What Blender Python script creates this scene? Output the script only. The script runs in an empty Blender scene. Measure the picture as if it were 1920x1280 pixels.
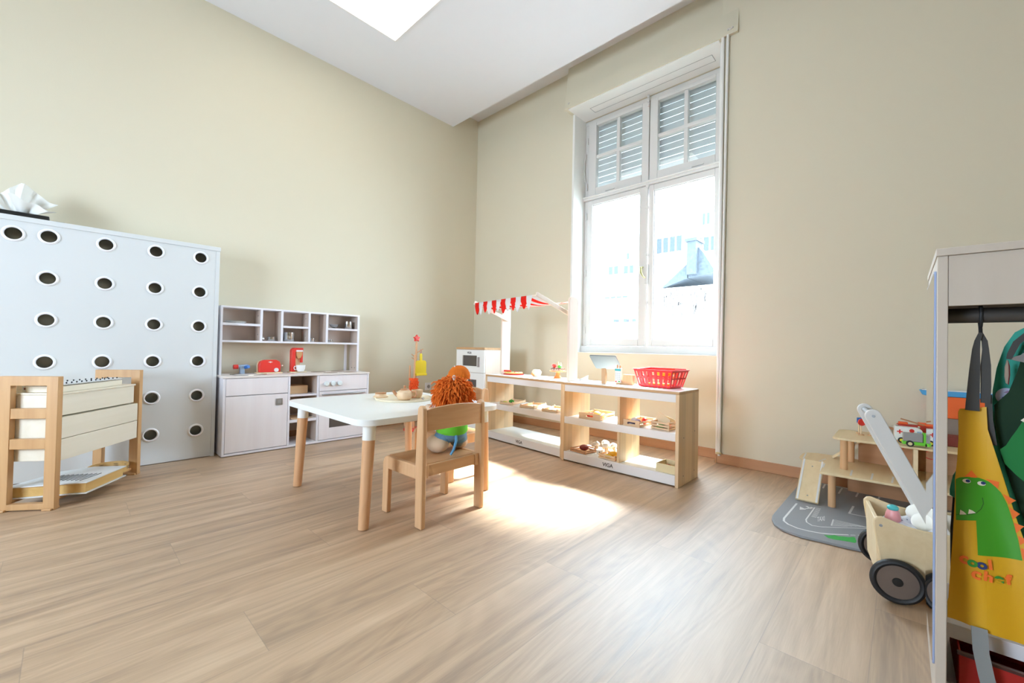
import bpy, bmesh, math, random
from mathutils import Vector, Matrix, Quaternion
random.seed(7)
C = bpy.context.scene.collection
R_ = math.radians
PI = math.pi

# ------------------------------------------------------------------ camera
cam_d = bpy.data.cameras.new('camera')
cam_d.sensor_width = 36.0
cam_d.lens = 780.25 / 1920 * 36.0
cam_d.clip_start = 0.02
cam = bpy.data.objects.new('camera', cam_d)
C.objects.link(cam)
_y, _p, _r = R_(43.1544), R_(0.8419), R_(1.13773)
_f = Vector((-math.sin(_y) * math.cos(_p), math.cos(_y) * math.cos(_p), math.sin(_p)))
_rt = Vector((math.cos(_y), math.sin(_y), 0))
_up = _rt.cross(_f)
_R = _rt * math.cos(_r) + _up * math.sin(_r)
_U = -_rt * math.sin(_r) + _up * math.cos(_r)
cam.matrix_world = Matrix(((_R.x, _U.x, -_f.x, 0), (_R.y, _U.y, -_f.y, 0), (_R.z, _U.z, -_f.z, 0.85), (0, 0, 0, 1)))
bpy.context.scene.camera = cam

# ------------------------------------------------------------------ view, world, sun
sc = bpy.context.scene
sc.view_settings.view_transform = 'Standard'
sc.view_settings.look = 'None'
sc.view_settings.gamma = 1.0
sc.view_settings.use_curve_mapping = False
sc.view_settings.exposure = -0.20
sc.cycles.use_denoising = True
sc.cycles.max_bounces = 10
sc.cycles.diffuse_bounces = 6
sc.cycles.glossy_bounces = 5
sc.cycles.transparent_max_bounces = 12
sc.cycles.sample_clamp_indirect = 6.0
sc.cycles.caustics_reflective = False
sc.cycles.caustics_refractive = False

w = bpy.data.worlds.new('sky')
sc.world = w
w.use_nodes = True
bg = w.node_tree.nodes['Background']
bg.inputs[0].default_value = (0.67, 0.82, 1.0, 1)
bg.inputs[1].default_value = 37.0

sun_d = bpy.data.lights.new('sun', 'SUN')
sun_d.energy = 60.0
sun_d.angle = R_(9.0)
sun_d.color = (1.0, 0.96, 0.9)
sun = bpy.data.objects.new('sun', sun_d)
C.objects.link(sun)
_el, _az = R_(48), R_(2)
_d = Vector((-math.sin(_az) * math.cos(_el), -math.cos(_az) * math.cos(_el), -math.sin(_el)))
sun.rotation_euler = _d.to_track_quat('-Z', 'Y').to_euler()


def portal(name, loc, direction, sx, sy):
    d = bpy.data.lights.new(name, 'AREA')
    d.shape = 'RECTANGLE'
    d.size = sx
    d.size_y = sy
    d.cycles.is_portal = True
    o = bpy.data.objects.new(name, d)
    o.location = loc
    o.rotation_euler = Vector(direction).to_track_quat('-Z', 'Y').to_euler()
    C.objects.link(o)


portal('window_portal', (-1.77, 3.84, 2.0), (0, -1, 0), 1.5, 2.6)
portal('rear_portal', (-1.95, -2.75, 1.35), (0, 1, 0), 1.5, 1.5)

# ------------------------------------------------------------------ materials


def lin(h):
    h = h.lstrip('#')
    v = [int(h[i:i + 2], 16) / 255 for i in (0, 2, 4)]
    return tuple((c / 12.92 if c <= 0.04045 else ((c + 0.055) / 1.055) ** 2.4) for c in v) + (1,)


MATS = {}


def mat(name, col, rough=0.5, metal=0.0, spec=0.5, var=0.0, scale=8.0, bump=0.0, bscale=200.0, sheen=0.0, coat=0.0, sub=0.0):
    if name in MATS:
        return MATS[name]
    m = bpy.data.materials.new(name)
    m.use_nodes = True
    nt = m.node_tree
    b = nt.nodes['Principled BSDF']
    c = lin(col)
    b.inputs['Base Color'].default_value = c
    b.inputs['Roughness'].default_value = rough
    b.inputs['Metallic'].default_value = metal
    b.inputs['Specular IOR Level'].default_value = spec
    b.inputs['Sheen Weight'].default_value = sheen
    b.inputs['Coat Weight'].default_value = coat
    tc = nt.nodes.new('ShaderNodeTexCoord')
    n = nt.nodes.new('ShaderNodeTexNoise')
    n.inputs['Scale'].default_value = scale
    n.inputs['Detail'].default_value = 4
    nt.links.new(tc.outputs['Object'], n.inputs['Vector'])
    mx = nt.nodes.new('ShaderNodeMix')
    mx.data_type = 'RGBA'
    mx.inputs[6].default_value = tuple(x * (1 - var) for x in c[:3]) + (1,)
    mx.inputs[7].default_value = tuple(min(1, x * (1 + var)) for x in c[:3]) + (1,)
    nt.links.new(n.outputs['Fac'], mx.inputs[0])
    nt.links.new(mx.outputs[2], b.inputs['Base Color'])
    if bump:
        n2 = nt.nodes.new('ShaderNodeTexNoise')
        n2.inputs['Scale'].default_value = bscale
        n2.inputs['Detail'].default_value = 3
        nt.links.new(tc.outputs['Object'], n2.inputs['Vector'])
        bp = nt.nodes.new('ShaderNodeBump')
        bp.inputs['Strength'].default_value = bump
        bp.inputs['Distance'].default_value = 0.002
        nt.links.new(n2.outputs['Fac'], bp.inputs['Height'])
        nt.links.new(bp.outputs['Normal'], b.inputs['Normal'])
    MATS[name] = m
    return m


def wood(name, c1, c2, axis='z', rough=0.45, scale=1.0, band=0.0, spec=0.4):
    """straight grained wood, grain running along the given axis"""
    if name in MATS:
        return MATS[name]
    m = bpy.data.materials.new(name)
    m.use_nodes = True
    nt = m.node_tree
    b = nt.nodes['Principled BSDF']
    b.inputs['Roughness'].default_value = rough
    b.inputs['Specular IOR Level'].default_value = spec
    tc = nt.nodes.new('ShaderNodeTexCoord')
    mp = nt.nodes.new('ShaderNodeMapping')
    s = {'x': (1.2, 22, 22), 'y': (22, 1.2, 22), 'z': (22, 22, 1.2)}[axis]
    mp.inputs['Scale'].default_value = tuple(v * scale for v in s)
    nt.links.new(tc.outputs['Object'], mp.inputs['Vector'])
    n = nt.nodes.new('ShaderNodeTexNoise')
    n.inputs['Scale'].default_value = 1.0
    n.inputs['Detail'].default_value = 6
    n.inputs['Roughness'].default_value = 0.6
    n.inputs['Distortion'].default_value = 0.4
    nt.links.new(mp.outputs['Vector'], n.inputs['Vector'])
    cr = nt.nodes.new('ShaderNodeValToRGB')
    cr.color_ramp.elements[0].position = 0.3
    cr.color_ramp.elements[1].position = 0.7
    cr.color_ramp.elements[0].color = lin(c1)
    cr.color_ramp.elements[1].color = lin(c2)
    nt.links.new(n.outputs['Fac'], cr.inputs['Fac'])
    out = cr.outputs['Color']
    if band:      # glued staves: a slightly different tone every few centimetres
        sp = nt.nodes.new('ShaderNodeSeparateXYZ')
        nt.links.new(tc.outputs['Object'], sp.inputs[0])
        md = nt.nodes.new('ShaderNodeMath')
        md.operation = 'MULTIPLY'
        md.inputs[1].default_value = 1.0 / band
        ax = 'Y' if axis != 'y' else 'X'
        nt.links.new(sp.outputs[ax], md.inputs[0])
        fl = nt.nodes.new('ShaderNodeMath')
        fl.operation = 'FLOOR'
        nt.links.new(md.outputs[0], fl.inputs[0])
        wn = nt.nodes.new('ShaderNodeTexWhiteNoise')
        wn.noise_dimensions = '1D'
        nt.links.new(fl.outputs[0], wn.inputs['W'])
        hs = nt.nodes.new('ShaderNodeMapRange')
        hs.inputs['To Min'].default_value = 0.86
        hs.inputs['To Max'].default_value = 1.06
        nt.links.new(wn.outputs['Value'], hs.inputs['Value'])
        mu = nt.nodes.new('ShaderNodeVectorMath')
        mu.operation = 'SCALE'
        nt.links.new(out, mu.inputs[0])
        nt.links.new(hs.outputs[0], mu.inputs['Scale'])
        out = mu.outputs[0]
    nt.links.new(out, b.inputs['Base Color'])
    MATS[name] = m
    return m


def floor_material():
    m = bpy.data.materials.new('oak_laminate')
    m.use_nodes = True
    nt = m.node_tree
    N, L = nt.nodes, nt.links
    b = N['Principled BSDF']
    tc = N.new('ShaderNodeTexCoord')
    sp = N.new('ShaderNodeSeparateXYZ')
    L.new(tc.outputs['Object'], sp.inputs[0])

    def math_(op, a, c=None, d=None):
        n = N.new('ShaderNodeMath')
        n.operation = op
        for i, v in enumerate((a, c, d)):
            if v is None:
                continue
            if isinstance(v, (int, float)):
                n.inputs[i].default_value = v
            else:
                L.new(v, n.inputs[i])
        return n.outputs[0]
    W, LEN = 0.242, 1.30
    u = math_('DIVIDE', math_('ADD', sp.outputs['X'], 0.303 + 40 * W), W)
    row = math_('FLOOR', u)
    fu = math_('SUBTRACT', u, row)
    v = math_('DIVIDE', math_('SUBTRACT', math_('ADD', sp.outputs['Y'], 40 * LEN - 1.41), math_('MULTIPLY', math_('SUBTRACT', row, 40.0), 0.462)), LEN)
    col = math_('FLOOR', v)
    fv = math_('SUBTRACT', v, col)
    # plank edges
    eu = math_('MINIMUM', fu, math_('SUBTRACT', 1.0, fu))
    ev = math_('MINIMUM', fv, math_('SUBTRACT', 1.0, fv))
    gu = math_('LESS_THAN', eu, 0.0045)
    gv = math_('LESS_THAN', ev, 0.0009)
    gap = math_('MAXIMUM', gu, gv)
    idv = math_('ADD', math_('MULTIPLY', row, 13.7), math_('MULTIPLY', col, 7.31))
    wn = N.new('ShaderNodeTexWhiteNoise')
    wn.noise_dimensions = '1D'
    L.new(idv, wn.inputs['W'])
    # grain coordinates, shifted per plank
    cb = N.new('ShaderNodeCombineXYZ')
    L.new(math_('ADD', sp.outputs['X'], math_('MULTIPLY', wn.outputs['Value'], 37.0)), cb.inputs[0])
    L.new(math_('ADD', sp.outputs['Y'], math_('MULTIPLY', wn.outputs['Value'], 91.0)), cb.inputs[1])
    L.new(wn.outputs['Value'], cb.inputs[2])
    mp = N.new('ShaderNodeMapping')
    mp.inputs['Scale'].default_value = (11, 0.55, 1)
    L.new(cb.outputs[0], mp.inputs['Vector'])
    n1 = N.new('ShaderNodeTexNoise')
    n1.inputs['Scale'].default_value = 1.0
    n1.inputs['Detail'].default_value = 8
    n1.inputs['Roughness'].default_value = 0.62
    n1.inputs['Distortion'].default_value = 0.9
    L.new(mp.outputs[0], n1.inputs['Vector'])
    # cathedral figure
    mp2 = N.new('ShaderNodeMapping')
    mp2.inputs['Scale'].default_value = (5.0, 0.8, 1)
    L.new(cb.outputs[0], mp2.inputs['Vector'])
    n2 = N.new('ShaderNodeTexNoise')
    n2.inputs['Scale'].default_value = 0.8
    n2.inputs['Detail'].default_value = 2
    n2.inputs['Distortion'].default_value = 0.6
    L.new(mp2.outputs[0], n2.inputs['Vector'])
    wv = math_('SINE', math_('MULTIPLY', n2.outputs['Fac'], 120.0))
    wv = math_('MULTIPLY', math_('ADD', wv, 1.0), 0.5)
    fac = math_('ADD', math_('MULTIPLY', n1.outputs['Fac'], 0.9), math_('MULTIPLY', wv, 0.055))
    # fine pores
    mp3 = N.new('ShaderNodeMapping')
    mp3.inputs['Scale'].default_value = (260, 9, 1)
    L.new(cb.outputs[0], mp3.inputs['Vector'])
    n3 = N.new('ShaderNodeTexNoise')
    n3.inputs['Scale'].default_value = 1.0
    n3.inputs['Detail'].default_value = 2
    L.new(mp3.outputs[0], n3.inputs['Vector'])
    fac = math_('ADD', fac, math_('MULTIPLY', math_('SUBTRACT', n3.outputs['Fac'], 0.5), 0.14))
    cr = N.new('ShaderNodeValToRGB')
    e = cr.color_ramp.elements
    e[0].position = 0.30
    e[0].color = lin('#8a6c4e')
    e[1].position = 0.72
    e[1].color = lin('#cbae8b')
    k = e.new(0.44)
    k.color = lin('#a68663')
    k = e.new(0.56)
    k.color = lin('#b89876')
    L.new(fac, cr.inputs['Fac'])
    tone = N.new('ShaderNodeMapRange')
    tone.inputs['To Min'].default_value = 0.93
    tone.inputs['To Max'].default_value = 1.05
    L.new(wn.outputs['Value'], tone.inputs['Value'])
    sc_ = N.new('ShaderNodeVectorMath')
    sc_.operation = 'SCALE'
    L.new(cr.outputs['Color'], sc_.inputs[0])
    L.new(tone.outputs[0], sc_.inputs['Scale'])
    mx = N.new('ShaderNodeMix')
    mx.data_type = 'RGBA'
    L.new(math_('MULTIPLY', gap, 0.4), mx.inputs[0])
    L.new(sc_.outputs[0], mx.inputs[6])
    mx.inputs[7].default_value = lin('#6a5646')
    L.new(mx.outputs[2], b.inputs['Base Color'])
    rr = N.new('ShaderNodeMapRange')
    rr.inputs['To Min'].default_value = 0.46
    rr.inputs['To Max'].default_value = 0.60
    L.new(n1.outputs['Fac'], rr.inputs['Value'])
    L.new(rr.outputs[0], b.inputs['Roughness'])
    b.inputs['Specular IOR Level'].default_value = 1.0
    b.inputs['Coat Weight'].default_value = 1.0
    b.inputs['Coat Roughness'].default_value = 0.58
    b.inputs['Coat IOR'].default_value = 1.8
    bp = N.new('ShaderNodeBump')
    bp.inputs['Strength'].default_value = 0.12
    bp.inputs['Distance'].default_value = 0.001
    L.new(n3.outputs['Fac'], bp.inputs['Height'])
    L.new(bp.outputs['Normal'], b.inputs['Normal'])
    return m


def wall_material(name, c1, c2):
    m = mat(name, c1, rough=0.75, spec=0.25, var=0.02, scale=1.2, bump=0.12, bscale=140)
    nt = m.node_tree
    b = nt.nodes['Principled BSDF']
    tc = nt.nodes.new('ShaderNodeTexCoord')
    vo = nt.nodes.new('ShaderNodeTexVoronoi')
    vo.inputs['Scale'].default_value = 2.6
    nt.links.new(tc.outputs['Object'], vo.inputs['Vector'])
    lt = nt.nodes.new('ShaderNodeMath')
    lt.operation = 'LESS_THAN'
    lt.inputs[1].default_value = 0.016
    nt.links.new(vo.outputs['Distance'], lt.inputs[0])
    src = b.inputs['Base Color'].links[0].from_socket
    mx = nt.nodes.new('ShaderNodeMix')
    mx.data_type = 'RGBA'
    sm = nt.nodes.new('ShaderNodeMath')
    sm.operation = 'MULTIPLY'
    sm.inputs[1].default_value = 0.45
    nt.links.new(lt.outputs[0], sm.inputs[0])
    nt.links.new(sm.outputs[0], mx.inputs[0])
    nt.links.new(src, mx.inputs[6])
    mx.inputs[7].default_value = lin(c2)
    nt.links.new(mx.outputs[2], b.inputs['Base Color'])
    return m


def glass_material(name, tint=(1, 1, 1, 1), refl=1.0):
    m = bpy.data.materials.new(name)
    m.use_nodes = True
    nt = m.node_tree
    nt.nodes.clear()
    o = nt.nodes.new('ShaderNodeOutputMaterial')
    t = nt.nodes.new('ShaderNodeBsdfTransparent')
    t.inputs[0].default_value = tint
    g = nt.nodes.new('ShaderNodeBsdfGlossy')
    g.inputs['Roughness'].default_value = 0.01
    f = nt.nodes.new('ShaderNodeLayerWeight')
    f.inputs[0].default_value = 0.5
    pw_ = nt.nodes.new('ShaderNodeMath')
    pw_.operation = 'POWER'
    pw_.inputs[1].default_value = 4.0
    nt.links.new(f.outputs['Facing'], pw_.inputs[0])
    mu = nt.nodes.new('ShaderNodeMath')
    mu.operation = 'MULTIPLY_ADD'
    mu.inputs[1].default_value = 0.6 * refl
    mu.inputs[2].default_value = 0.04 * refl
    mx = nt.nodes.new('ShaderNodeMixShader')
    nt.links.new(pw_.outputs[0], mu.inputs[0])
    nt.links.new(mu.outputs[0], mx.inputs[0])
    nt.links.new(t.outputs[0], mx.inputs[1])
    nt.links.new(g.outputs[0], mx.inputs[2])
    nt.links.new(mx.outputs[0], o.inputs[0])
    return m


def emit_material(name, col, s):
    m = bpy.data.materials.new(name)
    m.use_nodes = True
    b = m.node_tree.nodes['Principled BSDF']
    b.inputs['Base Color'].default_value = lin(col)
    b.inputs['Emission Color'].default_value = lin(col)
    b.inputs['Emission Strength'].default_value = s
    return m


def fabric_translucent(name, col, t=0.35):
    m = mat(name, col, rough=0.85, spec=0.15, bump=0.2, bscale=900)
    nt = m.node_tree
    b = nt.nodes['Principled BSDF']
    o = [n for n in nt.nodes if n.type == 'OUTPUT_MATERIAL'][0]
    tr = nt.nodes.new('ShaderNodeBsdfTranslucent')
    tr.inputs[0].default_value = lin(col)
    mx = nt.nodes.new('ShaderNodeMixShader')
    mx.inputs[0].default_value = t
    nt.links.new(b.outputs[0], mx.inputs[1])
    nt.links.new(tr.outputs[0], mx.inputs[2])
    nt.links.new(mx.outputs[0], o.inputs[0])
    return m


M_WALL = wall_material('wall_paint', '#d6cfba', '#8a8470')
M_WALLW = mat('reveal_paint', '#e6e6e2', 0.55, spec=0.35, var=0.01, bump=0.05)
M_CEIL = mat('ceiling_paint', '#e6e8ee', 0.8, spec=0.2, var=0.01, bump=0.05)
M_FRAME = mat('window_gloss_paint', '#d6d5d2', 0.32, spec=0.5, var=0.02, bump=0.05, bscale=60)
M_WHITE = mat('white_laminate', '#e6e5e6', 0.38, spec=0.5, var=0.01)
M_WHITE2 = mat('white_melamine', '#eef0ee', 0.30, spec=0.5, var=0.005)
M_PANEL = mat('panel_white', '#d6d9da', 0.45, spec=0.4, var=0.01)
M_RING = mat('ring_white', '#f2f3f8', 0.3, spec=0.5)
M_TUBE = mat('tube_black', '#8a8a86', 0.22, metal=0.9, spec=0.6)
M_BACK = mat('dark_back', '#141412', 0.6)
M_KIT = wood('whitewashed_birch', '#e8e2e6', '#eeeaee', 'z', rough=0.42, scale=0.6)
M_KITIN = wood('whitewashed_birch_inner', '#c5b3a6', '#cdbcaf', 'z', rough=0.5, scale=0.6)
M_EDGE = mat('white_edging', '#e9e7ee', 0.35, var=0.01)
M_BEECH = wood('beech', '#c99c72', '#dcb48b', 'z', rough=0.38)
M_BEECHX = wood('beech_x', '#c0946a', '#d2a87e', 'y', rough=0.38)
M_BEECHXX = wood('beech_xx', '#c0946a', '#d2a87e', 'x', rough=0.38)
M_LEG = wood('leg_beech', '#cc9b71', '#d9ad85', 'z', rough=0.35)
M_PINE = wood('pine_staves', '#d9ba92', '#e6cba6', 'z', rough=0.42, band=0.055)
M_PINEEDGE = wood('pine_edge', '#b99368', '#c8a47a', 'x', rough=0.45)
M_PLY = wood('birch_ply', '#e2cda6', '#ecdab8', 'x', rough=0.42)
M_PLYY = wood('birch_ply_y', '#dcc49a', '#e6d2ac', 'y', rough=0.42)
M_POST = wood('light_post', '#ecdccb', '#f2e6d8', 'z', rough=0.42)
M_TROL = wood('trolley_beech', '#bb9062', '#cba273', 'z', rough=0.4)
M_DRAW = wood('drawer_birch', '#e0d8c4', '#e9e2d2', 'x', rough=0.45, scale=0.6)
M_CRATE = wood('crate_wood', '#d8b690', '#e2c5a2', 'x', rough=0.5)
M_BASEB = wood('skirting_oak', '#a87b57', '#b98b66', 'x', rough=0.4)
M_CHROME = mat('steel', '#c8c8c6', 0.16, metal=1.0)
M_BAR = mat('glockenspiel_bar', '#dfe2e4', 0.38, metal=0.35)
M_GREYMET = mat('grey_metal', '#9a9c9e', 0.35, metal=0.8)
M_RED = mat('red_paint', '#d8342c', 0.35)
M_REDP = mat('red_plastic', '#e8343c', 0.3, spec=0.5)
M_BLACK = mat('black_plastic', '#151515', 0.4)
M_RUBBER = mat('rubber', '#1b1b1d', 0.55, bump=0.3, bscale=300)
M_DGREY = mat('dark_grey', '#4b4746', 0.3)
M_GREY = mat('mid_grey', '#9a9a9a', 0.5)
M_BLUE = mat('blue_paint', '#3d78c8', 0.4)
M_LBLUE = mat('pale_blue_paint', '#a9bfd8', 0.4)
M_YEL = mat('yellow_plastic', '#e6d02c', 0.35)
M_ORANGE = mat('orange_paint', '#e8622c', 0.4)
M_GREEN = mat('green_paint', '#3f9a35', 0.4)
M_LGREEN = mat('lime_green_paint', '#6fcf3a', 0.4)
M_PINK = mat('pink', '#eba6a6', 0.45)
M_TEAL = mat('teal', '#47b3b8', 0.3)
M_PAPER = mat('tissue_paper', '#e9eae6', 0.9, spec=0.1, var=0.02)
M_INK = mat('ink', '#3a3430', 0.6)
M_GLASS = glass_material('window_glass', (0.97, 1.0, 0.99, 1))

# ------------------------------------------------------------------ builders
ROOTM = {}


class MB:
    """gathers shapes into one mesh"""

    def __init__(s):
        s.bm = bmesh.new()
        s.nb = 0

    def box(s, x0, x1, y0, y1, z0, z1, M=None):
        if M is None and s.nb:      # hairline joints, so touching boards never share a face
            e = .00013 * ((s.nb - 1) % 6 + 1)
            if min(x1 - x0, y1 - y0, z1 - z0) > .003:
                x0, x1, y0, y1, z0, z1 = x0 + e, x1 - e, y0 + e, y1 - e, z0 + e, z1 - e
        s.nb += 1
        vs = [Vector((x, y, z)) for x in (x0, x1) for y in (y0, y1) for z in (z0, z1)]
        if M is not None:
            vs = [M @ v for v in vs]
        v = [s.bm.verts.new(p) for p in vs]
        for f in ((0, 1, 3, 2), (4, 6, 7, 5), (0, 4, 5, 1), (2, 3, 7, 6), (0, 2, 6, 4), (1, 5, 7, 3)):
            s.bm.faces.new([v[i] for i in f])
        return s

    def bar(s, p0, p1, w, d, side=None, ext=0.0):
        """rectangular bar from p0 to p1, w across 'side', d across the other way"""
        p0, p1 = Vector(p0), Vector(p1)
        a = (p1 - p0).normalized()
        sd = Vector(side) if side else (Vector((0, 0, 1)) if abs(a.z) < 0.9 else Vector((1, 0, 0)))
        u = (sd - a * sd.dot(a)).normalized()
        v = a.cross(u)
        p0 = p0 - a * ext
        p1 = p1 + a * ext
        M = Matrix(((u.x, v.x, a.x, p0.x), (u.y, v.y, a.y, p0.y), (u.z, v.z, a.z, p0.z), (0, 0, 0, 1)))
        return s.box(-w / 2, w / 2, -d / 2, d / 2, 0, (p1 - p0).length, M)

    def _ring(s, c, u, v, r, n, rv=None):
        rv = r if rv is None else rv
        return [s.bm.verts.new(c + u * (math.cos(2 * PI * i / n) * r) + v * (math.sin(2 * PI * i / n) * rv)) for i in range(n)]

    def _skin(s, a, b):
        n = len(a)
        for i in range(n):
            s.bm.faces.new((a[i], a[(i + 1) % n], b[(i + 1) % n], b[i]))

    def tube(s, pts, r, n=10, cap=True):
        pts = [Vector(p) for p in pts]
        rs = r if isinstance(r, (list, tuple)) else [r] * len(pts)
        prev = None
        u = None
        for i, p in enumerate(pts):
            if i == 0:
                a = pts[1] - pts[0]
            elif i == len(pts) - 1:
                a = pts[-1] - pts[-2]
            else:
                a = (pts[i + 1] - pts[i]).normalized() + (pts[i] - pts[i - 1]).normalized()
            a.normalize()
            if u is None:
                u = a.orthogonal().normalized()
            else:
                u = (u - a * u.dot(a)).normalized()
            v = a.cross(u)
            ring = s._ring(p, u, v, rs[i], n)
            if prev:
                s._skin(prev, ring)
            elif cap:
                s.bm.faces.new(ring[::-1])
            prev = ring
        if cap:
            s.bm.faces.new(prev)
        return s

    def cyl(s, p0, p1, r0, r1=None, n=20):
        return s.tube([p0, p1], [r0, r0 if r1 is None else r1], n)

    def lathe(s, prof, c=(0, 0, 0), n=24, M=None):
        """prof: (radius, z) pairs"""
        c = Vector(c)
        prev = None
        for r, z in prof:
            if r < 1e-6:
                p = Vector((0, 0, z))
                ring = [s.bm.verts.new((M @ p if M is not None else p) + c)]
            else:
                ring = []
                for i in range(n):
                    p = Vector((r * math.cos(2 * PI * i / n), r * math.sin(2 * PI * i / n), z))
                    ring.append(s.bm.verts.new((M @ p if M is not None else p) + c))
            if prev:
                if len(prev) == 1 and len(ring) > 1:
                    for i in range(n):
                        s.bm.faces.new((prev[0], ring[(i + 1) % n], ring[i]))
                elif len(ring) == 1 and len(prev) > 1:
                    for i in range(n):
                        s.bm.faces.new((prev[i], prev[(i + 1) % n], ring[0]))
                elif len(ring) > 1:
                    s._skin(prev, ring)
            prev = ring
        return s

    def ball(s, c, r, n=16, M=None, rings=10):
        rx, ry, rz = r if isinstance(r, (tuple, list)) else (r, r, r)
        c = Vector(c)
        prev = None
        for k in range(rings + 1):
            t = -PI / 2 + PI * k / rings
            if k in (0, rings):
                p = Vector((0, 0, rz * math.sin(t)))
                ring = [s.bm.verts.new((M @ p if M is not None else p) + c)]
            else:
                ring = []
                for i in range(n):
                    p = Vector((rx * math.cos(t) * math.cos(2 * PI * i / n), ry * math.cos(t) * math.sin(2 * PI * i / n), rz * math.sin(t)))
                    ring.append(s.bm.verts.new((M @ p if M is not None else p) + c))
            if prev:
                if len(prev) == 1:
                    for i in range(n):
                        s.bm.faces.new((prev[0], ring[(i + 1) % n], ring[i]))
                elif len(ring) == 1:
                    for i in range(n):
                        s.bm.faces.new((prev[i], prev[(i + 1) % n], ring[0]))
                else:
                    s._skin(prev, ring)
            prev = ring
        return s

    def prism(s, poly, d0, d1, plane='xy'):
        """poly extruded along the missing axis from d0 to d1"""
        def P(a, b, d):
            return {'xy': (a, b, d), 'xz': (a, d, b), 'yz': (d, a, b)}[plane]
        lo = [s.bm.verts.new(P(a, b, d0)) for a, b in poly]
        hi = [s.bm.verts.new(P(a, b, d1)) for a, b in poly]
        n = len(poly)
        s.bm.faces.new(lo[::-1])
        s.bm.faces.new(hi)
        for i in range(n):
            s.bm.faces.new((lo[i], lo[(i + 1) % n], hi[(i + 1) % n], hi[i]))
        return s

    def grid(s, fn, nu, nv, thick=0.0):
        """sheet: fn(u,v)->point, u,v in 0..1"""
        V = [[s.bm.verts.new(fn(i / nu, j / nv)) for j in range(nv + 1)] for i in range(nu + 1)]
        fs = []
        for i in range(nu):
            for j in range(nv):
                fs.append(s.bm.faces.new((V[i][j], V[i + 1][j], V[i + 1][j + 1], V[i][j + 1])))
        if thick:
            s.bm.normal_update()
            bmesh.ops.solidify(s.bm, geom=fs, thickness=thick)
        return s

    def xform(s, M):
        for v in s.bm.verts:
            v.co = M @ v.co
        return s

    def build(s, name, m, parent=None, bevel=0.0, smooth=True, world=False, seg=2, keep=False):
        bmesh.ops.recalc_face_normals(s.bm, faces=s.bm.faces)
        if world and parent is not None:
            s.xform(ROOTM[parent.name].inverted())
        me = bpy.data.meshes.new(name)
        s.bm.to_mesh(me)
        if not keep:
            s.bm.free()
        o = bpy.data.objects.new(name, me)
        C.objects.link(o)
        me.materials.append(m)
        if parent is not None:
            o.parent = parent
            ROOTM[o.name] = ROOTM[parent.name]
        else:
            ROOTM[o.name] = Matrix.Identity(4)
        if bevel:
            bv = o.modifiers.new('bevel', 'BEVEL')
            bv.width = bevel
            bv.segments = seg
            bv.limit_method = 'ANGLE'
            bv.angle_limit = R_(40)
        if smooth:
            for p in me.polygons:
                p.use_smooth = True
            me.set_sharp_from_angle(angle=R_(35))
        return o


def thing(name, label, cat, loc=(0, 0, 0), rotz=0.0, group=None):
    o = bpy.data.objects.new(name, None)
    o.empty_display_size = 0.05
    C.objects.link(o)
    o.location = loc
    o.rotation_euler = (0, 0, rotz)
    ROOTM[o.name] = Matrix.Translation(Vector(loc)) @ Matrix.Rotation(rotz, 4, 'Z')
    o['label'] = label
    o['category'] = cat
    if group:
        o['group'] = group
    return o


def tag(o, label, cat, group=None, kind=None):
    o['label'] = label
    o['category'] = cat
    if group:
        o['group'] = group
    if kind:
        o['kind'] = kind
    return o


def solo(name, mb, m, label, cat, loc=(0, 0, 0), rotz=0.0, group=None, **k):
    """a thing that is one mesh, its mesh given round its own origin"""
    o = mb.build(name, m, **k)
    o.location = loc
    o.rotation_euler = (0, 0, rotz)
    ROOTM[o.name] = Matrix.Translation(Vector(loc)) @ Matrix.Rotation(rotz, 4, 'Z')
    return tag(o, label, cat, group)


def struct(name, mb, m, parent=None, **k):
    o = mb.build(name, m, parent, **k)
    if parent is None:
        o['kind'] = 'structure'
    return o


def dup(root, loc, rotz, label):
    r = root.copy()
    C.objects.link(r)
    r.location = loc
    r.rotation_euler = (0, 0, rotz)
    r['label'] = label
    for ch in list(root.children):
        c = ch.copy()
        C.objects.link(c)
        c.parent = r
        for g in list(ch.children):
            d = g.copy()
            C.objects.link(d)
            d.parent = c
    return r


def text_mesh(txt, size, m, name, parent, M, bold=0.0, extrude=0.0004, spacing=1.0, plab=None):
    cu = bpy.data.curves.new('lettering', 'FONT')
    cu.body = txt
    cu.size = size
    cu.align_x = 'CENTER'
    cu.align_y = 'CENTER'
    cu.extrude = extrude
    cu.offset = bold
    cu.space_character = spacing
    t = bpy.data.objects.new('lettering', cu)
    C.objects.link(t)
    dg = bpy.context.evaluated_depsgraph_get()
    me = bpy.data.meshes.new_from_object(t.evaluated_get(dg))
    bpy.data.objects.remove(t)
    me.name = name
    me.transform(M)
    me.materials.clear()
    me.materials.append(m)
    o = bpy.data.objects.new(name, me)
    C.objects.link(o)
    if parent is not None:
        me.transform(ROOTM[parent.name].inverted())
        o.parent = parent
        ROOTM[o.name] = ROOTM[parent.name]
    if plab:
        o['label'] = plab
    return o


def frame_M(origin, xdir, ydir):
    x = Vector(xdir).normalized()
    y = Vector(ydir)
    y = (y - x * y.dot(x)).normalized()
    z = x.cross(y)
    o = Vector(origin)
    return Matrix(((x.x, y.x, z.x, o.x), (x.y, y.y, z.y, o.y), (x.z, y.z, z.z, o.z), (0, 0, 0, 1)))


def rrect(x0, x1, y0, y1, r, n=6):
    pts = []
    for cx, cy, a0 in ((x1 - r, y0 + r, -90), (x1 - r, y1 - r, 0), (x0 + r, y1 - r, 90), (x0 + r, y0 + r, 180)):
        for k in range(n + 1):
            a = R_(a0 + 90 * k / n)
            pts.append((cx + r * math.cos(a), cy + r * math.sin(a)))
    return pts

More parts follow.
